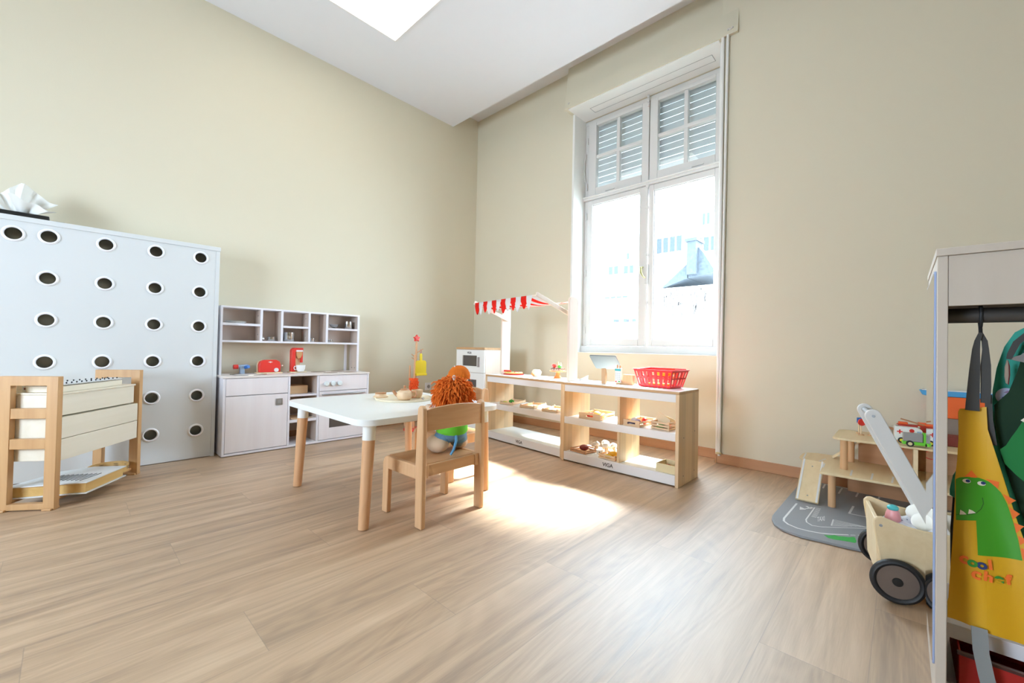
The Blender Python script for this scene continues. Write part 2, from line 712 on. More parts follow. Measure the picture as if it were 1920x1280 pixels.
# ================================================================== THE ROOM
XA, YB, YR, YA = -3.98, 3.53, 3.425, 3.555     # left wall, window wall, wall right of the pipe, apron under the sill
ZC, ZS = 3.51, 3.734                            # ceiling, raised strip along the window wall
XE, YE = 2.2, -2.6                              # far ends behind the camera
struct('floor', MB().box(XA - .2, XE + .2, YE - .2, 4.0, -0.1, 0.0), floor_material(), smooth=False)
struct('wall_left', MB().box(XA - .2, XA, YE - .2, YB + .4, 0, ZS + .1), M_WALL, smooth=False)
# window wall, with the opening
wb = MB()
wb.box(XA, -2.50, YB, YB + .4, 0, ZS + .1)
wb.box(-2.50, -1.03, YA, YB + .4, 0, 0.815)
wb.box(-2.50, -1.03, 3.72, YB + .4, 3.27, ZS + .1)
wb.box(-1.03, XE + .2, YR, YB + .4, 0, ZS + .1)
struct('wall_back', wb, M_WALL, smooth=False)
rv = MB()
rv.box(-2.502, -2.478, YB - .001, 3.93, 0.815, 3.277)     # left reveal
rv.box(-1.052, -1.028, YR + .02, 3.93, 0.815, 3.277)
rv.box(-2.477, -1.053, YA + .002, 3.93, 0.8153, 0.8195)     # sill
struct('trim_1', rv, M_WALLW, smooth=False)
# right wall, and the wall behind the camera, opening added for daylight fill
struct('wall_right', MB().box(XE, XE + .2, YE - .2, YB, 0, ZS + .1), M_WALL, smooth=False)
bw = MB()
bw.box(XA, XE, YE - .2, YE, 0, 0.7)
bw.box(XA, XE, YE - .2, YE, 2.0, ZS + .1)
for x0, x1 in ((XA, -2.6), (-1.3, XE)):
    bw.box(x0, x1, YE - .2, YE, 0.7, 2.0)
struct('wall_front', bw, M_WALL, smooth=False)
struct('ceiling', MB().box(XA, XE, YE, 3.128, ZC, ZC + .08), M_CEIL, smooth=False)
struct('trim_2', MB().box(XA, XE, 3.02, YB + .2, ZS, ZS + .1).box(XA, XE, 3.06, 3.127, ZC + .08, ZS), M_CEIL, smooth=False)
# skirting
struct('baseboard_left', MB().box(XA, XA + .014, YE, YB, 0, .075), M_BASEB, bevel=.003)
bb = MB()
bb.box(XA, -2.50, YB - .014, YB, 0, .075)
bb.box(-2.50, -1.03, YA - .014, YA, 0, .075)
bb.box(-1.03, XE, YR - .014, YR, 0, .075)
bb.box(-1.044, -1.03, YR - .014, YA, 0, .075)
struct('baseboard_back', bb, M_BASEB, bevel=.003)
# boxed-in blind housing above the window: leaning face, soffit
pm = MB()
P = [(3.40, 3.277), (3.462, ZS), (3.56, ZS), (3.56, 3.30), (3.73, 3.30), (3.73, 3.277)]
pm.prism(P, -2.52, -0.915, 'yz')
o = struct('trim_3', pm, M_WALL, smooth=False)
sf = MB()
sf.box(-2.478, -1.052, 3.412, 3.72, 3.268, 3.277)
pnl = struct('soffit', sf, M_WALLW, o, smooth=False)
ln = MB()
for x0, x1, y0, y1 in ((-2.30, -1.14, 3.53, 3.534), (-2.30, -1.14, 3.624, 3.628), (-1.144, -1.14, 3.53, 3.628), (-2.30, -2.296, 3.53, 3.628)):
    ln.box(x0, x1, y0, y1, 3.2665, 3.2682)
ln.build('hatch_joint', M_GREY, pnl)
kn = MB()
for k in range(5):
    kn.ball((-0.985 + .008 * k, 3.40, 3.318 + .004 * math.sin(k * 2.1)), .0065, 8, rings=5)
kn.build('cord_end', M_FRAME, o)
MB().tube([(-2.475, 3.401, 3.318), (-2.468, 3.396, 3.328), (-2.458, 3.401, 3.33)], .004, 6).build('hook', M_FRAME, o)
# pipe in the corner of the recess
struct('trim_4', MB().cyl((-1.012, 3.405, .06), (-0.985, 3.405, 3.28), .0095, n=14).cyl((-1.028, 3.412, .07), (-1.022, 3.412, 3.28), .012, n=12), M_WALLW)
solo('pipe_collar', MB().lathe([(.0, 0), (.022, .0), (.022, .006), (.012, .012), (0, .012)], n=16).xform(Matrix.Translation((0, 0, 0))), mat('brass', '#c9b68a', .4),
     'small pale collar where the heating pipe meets the skirting', 'pipe collar', (-1.014, 3.397, .0765))

# ------------------------------------------------------------------ window
W = thing('window_1', 'x', 'x')
del W['label'], W['category']
W['kind'] = 'structure'
ROOTM[W.name] = Matrix.Identity(4)
XL, XR, XM = -2.478, -1.052, -1.757
fr = MB()
fr.box(XL, XL + .045, 3.74, 3.82, .818, 3.268).box(XR - .045, XR, 3.74, 3.82, .818, 3.268)
fr.box(XL, XR, 3.735, 3.82, 3.225, 3.268)
fr.box(XL, XR, 3.70, 3.82, .8198, .885)
fr.box(XL, XR, 3.705, 3.82, 2.412, 2.452)
fr.box(XL, XR, 3.69, 3.72, 2.436, 2.452)
fr.build('window_frame', M_FRAME, W, bevel=.004)


def sash(x0, x1, z0, z1, gx0, gx1, gz0, gz1, bars=None):
    m = MB()
    y0, y1 = 3.722, 3.775
    m.box(x0, gx0, y0, y1, z0, z1).box(gx1, x1, y0, y1, z0, z1).box(gx0, gx1, y0, y1, z0, gz0).box(gx0, gx1, y0, y1, gz1, z1)
    if bars:
        bx, bz = bars
        m.box(bx - .018, bx + .018, y0 + .008, y1, gz0, gz1)
        m.box(gx0, gx1, y0 + .006, y1, bz - .017, bz + .017)
    else:     # thin inner moulding
        for a in ((gx0, gx0 + .008, gz0, gz1), (gx1 - .008, gx1, gz0, gz1), (gx0, gx1, gz0, gz0 + .008), (gx0, gx1, gz1 - .008, gz1)):
            m.box(a[0], a[1], y0 + .012, y1, a[2], a[3])
    s = m.build('sash', M_FRAME, W, bevel=.004)
    MB().box(gx0 - .003, gx1 + .003, 3.755, 3.759, gz0 - .003, gz1 + .003).build('pane', M_GLASS, s, smooth=False)
    return s


sash(-2.43, XM - .004, 2.455, 3.222, -2.340, -1.832, 2.535, 3.19, (-2.09, 2.862))
sash(XM + .004, -1.10, 2.455, 3.222, -1.676, -1.166, 2.53, 3.19, (-1.42, 2.862))
sL = sash(-2.43, XM - .004, .887, 2.408, -2.375, -1.845, .955, 2.36)
sR = sash(XM + .004, -1.10, .887, 2.408, -1.705, -1.166, .955, 2.352)
# rod bolt on the meeting stile, handle, keepers, hinges, stays
bl = MB()
bl.cyl((-1.762, 3.708, .86), (-1.762, 3.708, 2.41), .006, n=10)
for z in (.875, .97, 1.3, 1.75, 2.2, 2.40, 2.425):
    bl.box(-1.776, -1.748, 3.70, 3.722, z - .012, z + .012)
bl.box(-1.778, -1.746, 3.695, 3.722, 1.47, 1.66)
bl.cyl((-1.757, 3.70, 3.17), (-1.757, 3.70, 3.25), .008, n=8).ball((-1.757, 3.69, 3.16), .013, 8).ball((-1.757, 3.69, 3.20), .012, 8).ball((-1.757, 3.69, 3.245), .013, 8)
bl.build('rod_bolt', M_FRAME, W, bevel=.002)
MB().tube([(-1.79, 3.695, 1.635), (-1.80, 3.672, 1.625), (-1.795, 3.668, 1.58), (-1.775, 3.668, 1.545), (-1.765, 3.69, 1.53)], [.008, .011, .010, .007, .006], 10).build('handle', mat('old_brass', '#a6a070', .35, metal=.7), W)
hg = MB()
for x in (-2.445, -1.085):
    for z in (2.56, 3.05, 1.05, 1.65, 2.25):
        hg.cyl((x, 3.72, z - .035), (x, 3.72, z + .035), .006, n=8)
for x in (-2.17, -1.31):
    hg.box(x - .05, x + .05, 3.71, 3.723, 2.468, 2.476)
for x in (-2.462, -1.082):
    hg.tube([(x, 3.715, 2.62), (x - .012, 3.70, 2.75), (x, 3.715, 2.92)], .005, 6)
hg.build('hinge', M_FRAME, W)
# half lowered roller shutter outside
sh = MB()
z = 2.50
k = 0
while z < 3.25:
    sh.box(-2.44, -1.09, 3.837, 3.847, z, z + .0580)
    z += .062
    k += 1
    # little bridges between the light slots
    x = -2.44
    gap = 0.0011 if k % 3 else 0.0018
    while x < -1.09:
        sh.box(x, x + .0075, 3.838, 3.846, z - .006, z + .001)
        x += .0140
M_SHUT = mat('shutter_grey', '#d3d6da', .5, var=.03)
shu = sh.build('roller_shutter', M_SHUT, W, smooth=False)

# ------------------------------------------------------------------ ceiling light
LX0, LX1, LY0, LY1 = -3.245, -2.045, .697, 1.897
cl = thing('ceiling_light', 'large square flush white light panel in the ceiling', 'ceiling light', (-2.645, 1.297, ZC))
lf = MB()
for a in ((LX0, LX1, LY0, LY0 + .012), (LX0, LX1, LY1 - .012, LY1), (LX0, LX0 + .012, LY0, LY1), (LX1 - .012, LX1, LY0, LY1)):
    lf.box(a[0], a[1], a[2], a[3], ZC - .010, ZC - .0005)
lf.build('frame', M_WHITE, cl, world=True, smooth=False)
MB().box(LX0 + .012, LX1 - .012, LY0 + .012, LY1 - .012, ZC - .007, ZC - .0006).build('diffuser', emit_material('light_diffuser', '#fffdf8', 3.6), cl, world=True, smooth=False)

# ------------------------------------------------------------------ wall socket
so = thing('wall_socket', 'square white power socket low on the left wall', 'socket', (XA, 2.845, .385))
MB().box(0, .010, -.042, .042, -.042, .042).build('face_plate', M_WHITE, so, bevel=.003)
MB().lathe([(.0, .0005), (.02, .0005), (.021, .003), (.019, .003)], n=20, M=Matrix.Rotation(PI / 2, 4, 'Y')).xform(Matrix.Translation((.010, 0, 0))).build('socket_cup', M_GREY, so)
ph = MB()
for y in (-.008, .008):
    ph.cyl((.0105, y, 0), (.0125, y, 0), .0028, n=8)
ph.build('contact_hole', M_DGREY, so)

# ------------------------------------------------------------------ outside: pale street across the way
M_FAC = mat('facade_render', '#f3f3f1', .8, var=.02, scale=.5)
M_FACW = mat('facade_window', '#141e24', .7)
M_ROOF = mat('slate_roof', '#2a3037', .9, var=.75, scale=14, bump=.3, bscale=20)
M_IVY = mat('climbing_plant', '#3c3634', .9, var=.4, scale=12)


def building(label, x0, x1, y, h, wins, cat='building'):   # walls, parapet, each window with its panes
    b = thing('apartment_building', label, cat, ((x0 + x1) / 2, y, -3))
    MB().box(x0, x1, y, y + 4, -3, h).build('wall', M_FAC, b, world=True, smooth=False)
    MB().box(x0 - .15, x1 + .15, y - .25, y + 4.1, h, h + .25).build('parapet', M_FAC, b, world=True, smooth=False)
    for wx, wz, ww, wh, n in wins:
        f = MB()
        f.box(wx, wx + ww, y - .04, y - .005, wz, wz + wh)
        o = f.build('window', M_FAC, b, world=True, smooth=False)
        pn = MB()
        for i in range(n):
            a = ww / n
            pn.box(wx + i * a + .05, wx + (i + 1) * a - .05, y - .06, y - .041, wz + .05, wz + wh - .05)
        pn.build('pane', M_FACW, o, world=True, smooth=False)
    return b


building('long pale apartment block with strip windows seen through the right window pane', -11.85, -3, 26, 12.5,
         [(-11.68, 7.05, 1.7, 1.07, 4), (-9.2, 6.8, 1.25, .95, 3), (-8.85, 8.4, .5, .8, 2)])
building('low pale apartment block seen through the left window pane', -22, -11.9, 24, 9.6,
         [(-14.0, 5.65, .78, .62, 2), (-12.92, 5.6, .75, .6, 2), (-12.75, 6.5, .28, .5, 1), (-14.25, 4.1, 1.7, .22, 4), (-13.6, 2.55, .5, .3, 1), (-12.9, 2.55, .5, .3, 1), (-12.3, 2.55, .35, .3, 1)])
hs = thing('gabled_house', 'small gabled house with slate roof and tall chimney outside the window', 'house', (-6.3, 17, -3))
MB().box(-7.35, -5.2, 17, 21, -3, 3.45).build('wall', M_FAC, hs, world=True, smooth=False)
MB().prism([(-7.45, 3.42), (-6.32, 3.78), (-6.32, 4.38)], 16.97, 21, 'xz').build('roof', M_ROOF, hs, world=True, smooth=False)
MB().prism([(-6.28, 3.78), (-5.25, 3.92), (-5.72, 4.75), (-5.88, 4.95), (-6.28, 4.95)], 16.97, 21, 'xz').build('roof', M_ROOF, hs, world=True, smooth=False)
ch = MB()
ch.box(-6.27, -5.92, 16.75, 17.5, 3.9, 5.2).box(-6.34, -5.86, 16.68, 17.55, 5.2, 5.32)
ch.build('chimney', M_ROOF, hs, world=True, smooth=False)
iv = MB()
for k in range(260):
    x = random.choice((random.uniform(-7.3, -6.5), random.uniform(-6.2, -5.6)))
    z = 3.4 - abs(random.gauss(0, .7))
    iv.box(x, x + .03, 16.96, 16.985, z - random.uniform(.05, .25), z)
iv.build('climbing_plant', M_IVY, hs, world=True, smooth=False)['kind'] = 'stuff'
gr = MB().box(-40, 20, 4.2, 40, -3.2, -3.0)
struct('ground', gr, mat('street', '#c9c8c4', .9, var=.05), smooth=False)

# ================================================================== LEFT: white panel with round holes
PX = -3.745
panel = thing('perforated_play_panel', 'tall white panel full of white-rimmed round holes against the left wall', 'play panel', (PX, 0.26, 0))
cols = [-.339, -.093, .153, .400, .650]
rows = [1.461, 1.21, .96, .707, .457, .204]
HR = .036
holes = [(c, r) for c in cols[1:] for r in rows] + [(-.231, 1.452)]
y0p, y1p = -.46, .742
fp = MB()
# front sheet built as cells, each hole cut into its cell
ycuts = [y0p, -.184, .030, .276, .525, y1p]
zcuts = [0.004, .330, .582, .834, 1.085, 1.335, 1.527]


def cell(m, ya, yb, za, zb, hole, x=PX, n=24, r=HR):
    if hole is None:
        v = [m.bm.verts.new((x, a, b)) for a, b in ((ya, za), (yb, za), (yb, zb), (ya, zb))]
        m.bm.faces.new(v)
        return
    hy, hz = hole
    inner, outer = [], []
    for i in range(n):
        a = 2 * PI * (i + .5) / n
        cy, cz = math.cos(a), math.sin(a)
        inner.append(m.bm.verts.new((x, hy + r * cy, hz + r * cz)))
        t = 1e9
        if cy > 1e-6:
            t = min(t, (yb - hy) / cy)
        if cy < -1e-6:
            t = min(t, (ya - hy) / cy)
        if cz > 1e-6:
            t = min(t, (zb - hz) / cz)
        if cz < -1e-6:
            t = min(t, (za - hz) / cz)
        outer.append(m.bm.verts.new((x, hy + t * cy, hz + t * cz)))
    for i in range(n):
        j = (i + 1) % n
        a, b = outer[i].co, outer[j].co
        if abs(a.y - b.y) > 1e-5 and abs(a.z - b.z) > 1e-5:     # round a corner of the cell
            cyv = a.y if min(abs(a.y - ya), abs(a.y - yb)) < 1e-5 else b.y
            czv = a.z if min(abs(a.z - za), abs(a.z - zb)) < 1e-5 else b.z
            k = m.bm.verts.new((x, cyv, czv))
            m.bm.faces.new((inner[i], outer[i], k, outer[j], inner[j]))
        else:
            m.bm.faces.new((inner[i], outer[i], outer[j], inner[j]))


rz = [(.204), (.457), (.707), (.96), (1.21), (1.461)]
for ci in range(5):
    for ri in range(6):
        h = (cols[ci], rz[ri]) if ci > 0 else None
        if ci == 0 and ri == 5:
            h = (-.231, 1.452)
            cell(fp, ycuts[0], -.30, zcuts[5], zcuts[6], None)
            cell(fp, -.30, ycuts[1], zcuts[5], zcuts[6], (-.231, 1.452))
            continue
        cell(fp, ycuts[ci], ycuts[ci + 1], zcuts[ri], zcuts[ri + 1], h)
fp.build('front_panel', M_PANEL, panel, world=True, smooth=False)
for ya_, yb_ in ((y1p, .766), (y0p - .024, y0p)):
    MB().box(XA + .003, PX + .004, ya_, yb_, 0, 1.527).build('side_panel', M_PANEL, panel, world=True, bevel=.002)
MB().box(XA + .003, PX + .008, y0p - .026, .769, 1.527, 1.557).build('top_cap', M_PANEL, panel, world=True, bevel=.002)
MB().box(XA + .003, XA + .010, y0p, y1p, .004, 1.527).build('back_panel', M_BACK, panel, world=True, smooth=False)
RY = Matrix.Rotation(PI / 2, 4, 'Y')
for hy, hz in holes:
    rg = MB()
    rg.lathe([(HR - .002, -.004), (HR - .001, .007), (HR + .004, .009), (HR + .010, .004), (HR + .011, .0)], n=28, M=RY)
    o = rg.build('hole_rim', M_RING, panel)
    o.data.transform(Matrix.Translation((0, hy - .26, hz)))
    tb = MB()
    tb.lathe([(HR - .001, .002), (HR - .001, -.16), (0, -.16)], n=28, M=RY)
    t = tb.build('tube_lining', M_TUBE, o)
    t.data.transform(Matrix.Translation((0, hy - .26, hz)))
tl = MB().box(PX - .04, PX + .0075, -.066, -.030, 1.5575, 1.5578)
tl.build('care_label', M_GREY, panel, world=True, smooth=False)

# tissue box on top
tb = thing('tissue_box', 'flat black tissue box with a white tissue pulled out, on the tall white panel', 'tissue box', (-3.81, -.21, 1.557))
MB().box(-.06, .062, -.125, .115, 0, .026).build('box', M_BLACK, tb, bevel=.004)


def tissue_fn(u, v):
    a = (u - .5)
    w_ = .03 + .12 * (v ** .8)
    y = a * 2 * w_ + .02 * v - .02
    x = .014 * math.sin(a * 13 + v * 2.2) * (.4 + v) + .012 * math.sin(a * 29) * v
    z = .024 + .165 * v * (1 - .55 * abs(a) * 1.4) + .02 * math.sin(a * 9 + 1) * v
    return Vector((x, y, z))


MB().grid(tissue_fn, 26, 12).build('tissue', M_PAPER, tb)
MB().grid(lambda u, v: Vector((.015 + .05 * v + .01 * math.sin(u * 9), .01 + (u - .3) * .13 * (0.5 + v), .025 + .075 * v * (1.3 - u) + .008 * math.sin(u * 14))), 16, 8).build('tissue', M_PAPER, tb)

# ================================================================== instrument trolley (left foreground)
LX = Vector((-.803, .596, 0))
ang = math.atan2(.596, -.803)
tr = thing('instrument_trolley', 'beech trolley with ladder ends and three pale sound boxes', 'trolley', (-3.064, -.028, 0), ang)
# local: +x along the length towards the wall, +y sideways (towards the left of the photo)
TL, TW, TH = .61, .245, .66
SGN = 1.0


def tb_box(m, x0, x1, w0, w1, z0, z1):
    return m.box(x0, x1, min(w0, w1) * SGN, max(w0, w1) * SGN, z0, z1)


for xe in (0.0, TL - .030):
    e = MB()
    tb_box(e, xe, xe + .03, 0, .048, .0, TH)
    tb_box(e, xe, xe + .03, TW - .048, TW, .0, TH)
    tb_box(e, xe, xe + .03, 0, TW, TH - .046, TH + .001)
    tb_box(e, xe, xe + .03, 0, TW, 0.004, .034)
    ef = e.build('end_frame', M_TROL, tr, bevel=.0015)
    for z in (.452, .302):
        sl = MB()
        tb_box(sl, xe + .002, xe + .028, .0485, TW - .0485, z, z + .050)
        sl.build('rung', M_TROL, ef, bevel=.0015)
    ft = MB()
    tb_box(ft, xe - .012, xe + .042, .005, .045, -.0, .010)
    tb_box(ft, xe - .012, xe + .042, TW - .045, TW - .005, -.0, .010)
    ft.build('foot_block', M_TROL, ef, bevel=.002)
for nm, z0, z1, w0, w1, x0, x1 in (('sound_box', .460, .5645, .014, .229, .036, TL - .055), ('sound_box', .345, .452, .004, .239, .034, TL - .034), ('sound_box', .235, .342, .004, .239, .034, TL - .034)):
    b_ = MB()
    tb_box(b_, x0, x1, w0, w1, z0, z1)
    sb = b_.build(nm, M_DRAW, tr, bevel=.002)
MB().box(.034, TL - .05, .008, .235, .565, .575).build('top_board', M_DRAW, tr, bevel=.002)
MB().box(.03, TL - .03, .20, .215, .03, .045).box(.03, TL - .03, .03, .045, .03, .045).build('bottom_rail', M_TROL, tr, bevel=.002)
TM = ROOTM[tr.name]


def on_trolley(x, y, z):
    return (TM @ Vector((x, y, z)))[:]


# metallophone on top
mp_ = thing('metallophone', 'pale metallophone with silver bars and black pins on top of the trolley', 'instrument', on_trolley(.04, .010, .5755), ang)
ft = MB()
ft.prism([(.02, .02), (.46, .035), (.46, .12), (.02, .175)], 0, .030, 'xy')
ft.build('sound_box', M_DRAW, mp_, bevel=.002)
brs = MB()
pins = MB()
for k in range(13):
    x = .035 + k * .033
    l0 = .165 - .006 * k
    ya = .022 + .0008 * k
    b1 = MB()
    b1.box(x, x + .026, ya, ya + l0, .036, .040)
    b1.build('bar', M_BAR, mp_, bevel=.001)
    for yy in (ya + .022, ya + l0 - .022):
        p1 = MB()
        p1.cyl((x + .013, yy, .036), (x + .013, yy, .044), .0028, n=8)
        p1.ball((x + .013, yy, .045), .0036, 8, rings=5)
        pins.bm.from_mesh(p1.build('tmp', M_BLACK).data)
        bpy.data.objects.remove(bpy.data.objects['tmp'])
pins.build('pin', M_BLACK, mp_)
wb_ = thing('wood_block', 'small pale wooden block with a red slot beside the metallophone', 'wood block', on_trolley(.09, .215, .5755), ang)
MB().box(-.03, .03, -.016, .016, 0, .012).box(-.03, .03, -.016, .016, .021, .034).box(-.03, -.02, -.016, .016, .012, .021).build('block', M_DRAW, wb_, bevel=.001)
MB().box(-.0195, .03, -.014, .014, .0125, .0205).build('slot', mat('brick_red', '#8f3f26', .6), wb_)

# zither on the floor rails of the trolley
zi = thing('zither', 'white trapezoid zither box with strings on the trolley floor rails', 'instrument', on_trolley(0, 0, .0455), ang)
poly = [(.045, .235), (.10, -.062), (.385, -.048), (.385, .10), (.30, .205)]
MB().prism(poly, .006, .055, 'xy').build('body', wood('zither_side', '#cfa763', '#dcb878', 'x'), zi, bevel=.001)
poly2 = [(.036, .243), (.093, -.072), (.398, -.057), (.398, .104), (.305, .215)]
MB().prism(poly2, .055, .0605, 'xy').build('sound_board', mat('zither_white', '#dfe3e6', .35), zi, bevel=.001)
MB().prism(poly2, .0, .006, 'xy').build('base_board', mat('zither_white', '#dfe3e6', .35), zi, bevel=.001)
st = MB()
for k in range(9):
    t = k / 8
    st.bar((.12 + .02 * t, -.02 + .17 * t, .0622), (.25 - .02 * t, -.03 + .16 * t, .0622), .0022, .0022)
st.build('string', M_BLACK, zi, smooth=False)
# tambourine
ta = thing('tambourine', 'round wooden tambourine with metal jingles lying at the far end of the trolley', 'tambourine', on_trolley(.497, .100, .0455), ang)
MB().lathe([(.092, 0), (.092, .042), (.086, .042), (.086, 0), (.092, 0)], n=40).build('hoop', wood('hoop_wood', '#cda465', '#dbb67a', 'x'), ta)
for k in range(8):
    a = k * PI / 4 + .2
    j = MB()
    for dz in (.016, .026):
        j.lathe([(0, 0), (.012, .001), (.014, .003), (0, .004)], (.089 * math.cos(a), .089 * math.sin(a), dz), 12)
    j.build('jingle', M_CHROME, ta)

# ================================================================== toy kitchen
KX = -3.63
kit = thing('toy_kitchen', 'whitewashed wooden play kitchen with sink, hob and shelf hutch', 'play kitchen', (-3.80, 1.357, 0))
KB = XA + .004
T = .016
KZ = .596
cb = MB()
cb.box(KB, KX, .786, .802, .006, KZ - T).box(KB, KX, 1.913, 1.929, .006, KZ - T)
cb.box(KB, KX, 1.231, 1.247, .02, KZ - T).box(KB, KX, 1.461, 1.477, .02, KZ - T)
cb.box(KB, KX, .786, 1.929, .004, .022)
cb.box(KB, KB + .008, .79, 1.92, .02, KZ - T)
cb.box(KB, KX - .002, 1.247, 1.461, .412, .428).box(KB, KX - .002, 1.247, 1.461, .200, .222)
body = cb.build('cabinet_body', M_EDGE, kit, world=True, bevel=.0015)
ci = MB()
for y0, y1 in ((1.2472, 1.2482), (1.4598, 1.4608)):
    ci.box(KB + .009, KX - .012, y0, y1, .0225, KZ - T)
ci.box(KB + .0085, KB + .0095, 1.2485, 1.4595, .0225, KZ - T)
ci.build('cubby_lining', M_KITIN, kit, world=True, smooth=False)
MB().box(KB, KX + .004, .780, 1.934, KZ - T, KZ).build('worktop', mat('worktop_white', '#e4ddd9', .35, var=.01), kit, world=True, bevel=.0015)
MB().box(KX - .016, KX - .001, .804, 1.229, .449, KZ - T - .003).build('sink_panel', M_KIT, kit, world=True, bevel=.001)
d1 = MB().box(KX - .016, KX - .001, .804, 1.229, .026, .444).build('door', M_KIT, kit, world=True, bevel=.0015)
lt_ = MB()
lt_.box(KX - .001, KX + .005, 1.140, 1.190, .356, .408)
lt_.build('latch', M_GREYMET, d1, world=True, bevel=.002)
MB().box(KX + .005, KX + .0065, 1.153, 1.178, .369, .395).build('latch_slot', M_GREY, d1, world=True, bevel=.001)
MB().box(KX - .016, KX - .001, 1.479, 1.911, .444, KZ - T - .003).build('control_panel', M_KIT, kit, world=True, bevel=.001)
od = MB()
oy0, oy1, oz0, oz1 = 1.569, 1.822, .122, .330
od.box(KX - .016, KX - .001, 1.479, oy0, .026, .440).box(KX - .016, KX - .001, oy1, 1.911, .026, .440)
od.box(KX - .016, KX - .001, oy0, oy1, .026, oz0).box(KX - .016, KX - .001, oy0, oy1, oz1, .440)
ovd = od.build('oven_door', M_KIT, kit, world=True)
MB().box(KX - .012, KX - .008, oy0, oy1, oz0, oz1).build('oven_window', mat('smoked_window', '#57504c', .12), ovd, world=True)
MB().box(KX, KX + .018, 1.50, 1.89, .408, .418).build('oven_handle', M_GREYMET, ovd, world=True, bevel=.003)
for y in (1.536, 1.594, 1.652):
    k_ = MB().lathe([(0, 0), (.020, .001), (.022, .010), (.018, .020), (0, .024)], n=20, M=RY).xform(Matrix.Translation((KX, y, .506)))
    k_.build('control_knob', mat('knob_white', '#e4eef0', .25), kit, world=True)
# sink and taps
sk = MB().lathe([(.012, -.028), (.07, -.026), (.098, -.006), (.102, .0015), (.124, .003), (.126, 0.0005), (.10, -.001)], n=36).xform(Matrix.Translation((-3.775, .985, KZ + .0005)))
sk.build('sink_bowl', M_CHROME, kit, world=True)
tp = MB().box(-3.90, -3.872, .948, .983, KZ, .662).bar((-3.886, .935, .655), (-3.886, 1.005, .662), .020, .022)
tap = tp.build('tap', M_LBLUE, kit, world=True, bevel=.003)
MB().cyl((-3.886, .905, .652), (-3.886, .937, .653), .018, n=18).build('hot_knob', M_RED, tap, world=True)
MB().cyl((-3.868, .985, .648), (-3.840, 1.000, .655), .013, n=16).build('cold_knob', M_BLUE, tap, world=True)
for hx, hy, hr in ((-3.855, 1.555, .062), (-3.70, 1.60, .058), (-3.86, 1.735, .060), (-3.71, 1.785, .058)):
    MB().lathe([(0, 0), (hr, 0), (hr, .0012), (0, .0012)], (hx, hy, KZ), 32).build('hob_ring', mat('hob_brown', '#a08878', .4), kit, world=True)
# hutch
HX = -3.82
hz = lambda z_: .85 + (z_ - .85) * 1.033
ht = MB()
HZ1, HZ0 = 1.132, .848
ht.box(KB, HX, .797, .812, KZ, HZ1).box(KB, HX, 1.902, 1.920, KZ, HZ1)
ht.box(KB, HX, .797, 1.920, HZ1 - .015, HZ1)
ht.box(KB, HX, .797, 1.920, HZ0, HZ0 + .017)
for y in (1.071, 1.226, 1.449, 1.603):
    ht.box(KB, HX, y, y + .017, HZ0, HZ1)
ht.box(KB, HX, .812, 1.071, .982, 1.001).box(KB, HX, 1.243, 1.449, .979, .997).box(KB, HX, 1.620, 1.902, .978, .996)
ht.box(KB, KB + .012, 1.845, 1.870, KZ, HZ0)
hutch = ht.build('hutch', M_EDGE, kit, world=True, bevel=.0012)
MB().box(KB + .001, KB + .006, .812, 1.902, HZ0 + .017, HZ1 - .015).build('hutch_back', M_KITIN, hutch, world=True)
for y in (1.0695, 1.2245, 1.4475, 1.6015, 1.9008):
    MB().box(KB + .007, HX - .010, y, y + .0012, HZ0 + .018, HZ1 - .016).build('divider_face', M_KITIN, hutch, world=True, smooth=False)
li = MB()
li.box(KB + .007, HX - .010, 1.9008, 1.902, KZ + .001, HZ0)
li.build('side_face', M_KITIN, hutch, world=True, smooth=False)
sw = MB()
for y, z_ in ((1.069, 1.07), (1.069, .915), (1.447, 1.07), (1.447, .915)):
    sw.cyl((-3.88, y, z_), (-3.88, y - .002, z_), .004, n=8)
for x_ in (-3.86, -3.92):
    sw.cyl((x_, 1.9005, .625), (x_, 1.8985, .625), .005, n=8)
sw.build('screw', M_DGREY, hutch, world=True)

# things in and on the kitchen
solo('plate', MB().lathe([(0, .002), (.05, .002), (.072, .010), (.074, .012), (.050, .0), (0, 0)], n=32).lathe([(0, .012), (.05, .012), (.07, .018), (.072, .019), (.05, .0125)], n=32), M_PAPER,
     'thin white plates on the upper left shelf of the play kitchen', 'plate', (-3.897, .915, 1.001))


def pot(name, label, cat, r, h, loc, handle=True, rz=0.0):
    t = thing(name, label, cat, loc, rz, 'small steel cookware in the play kitchen')
    MB().lathe([(0, .001), (r * .96, .001), (r, .004), (r, h), (r + .002, h + .001), (r - .002, h), (r - .003, .004), (0, .004)], n=28).build('vessel', M_CHROME, t)
    if handle:
        for s_ in (-1, 1):
            MB().tube([(-.010, s_ * r, h * .7), (-.012, s_ * (r + .012), h * .72), (.012, s_ * (r + .012), h * .72), (.010, s_ * r, h * .7)], .002, 6).build('handle', M_CHROME, t)
    return t


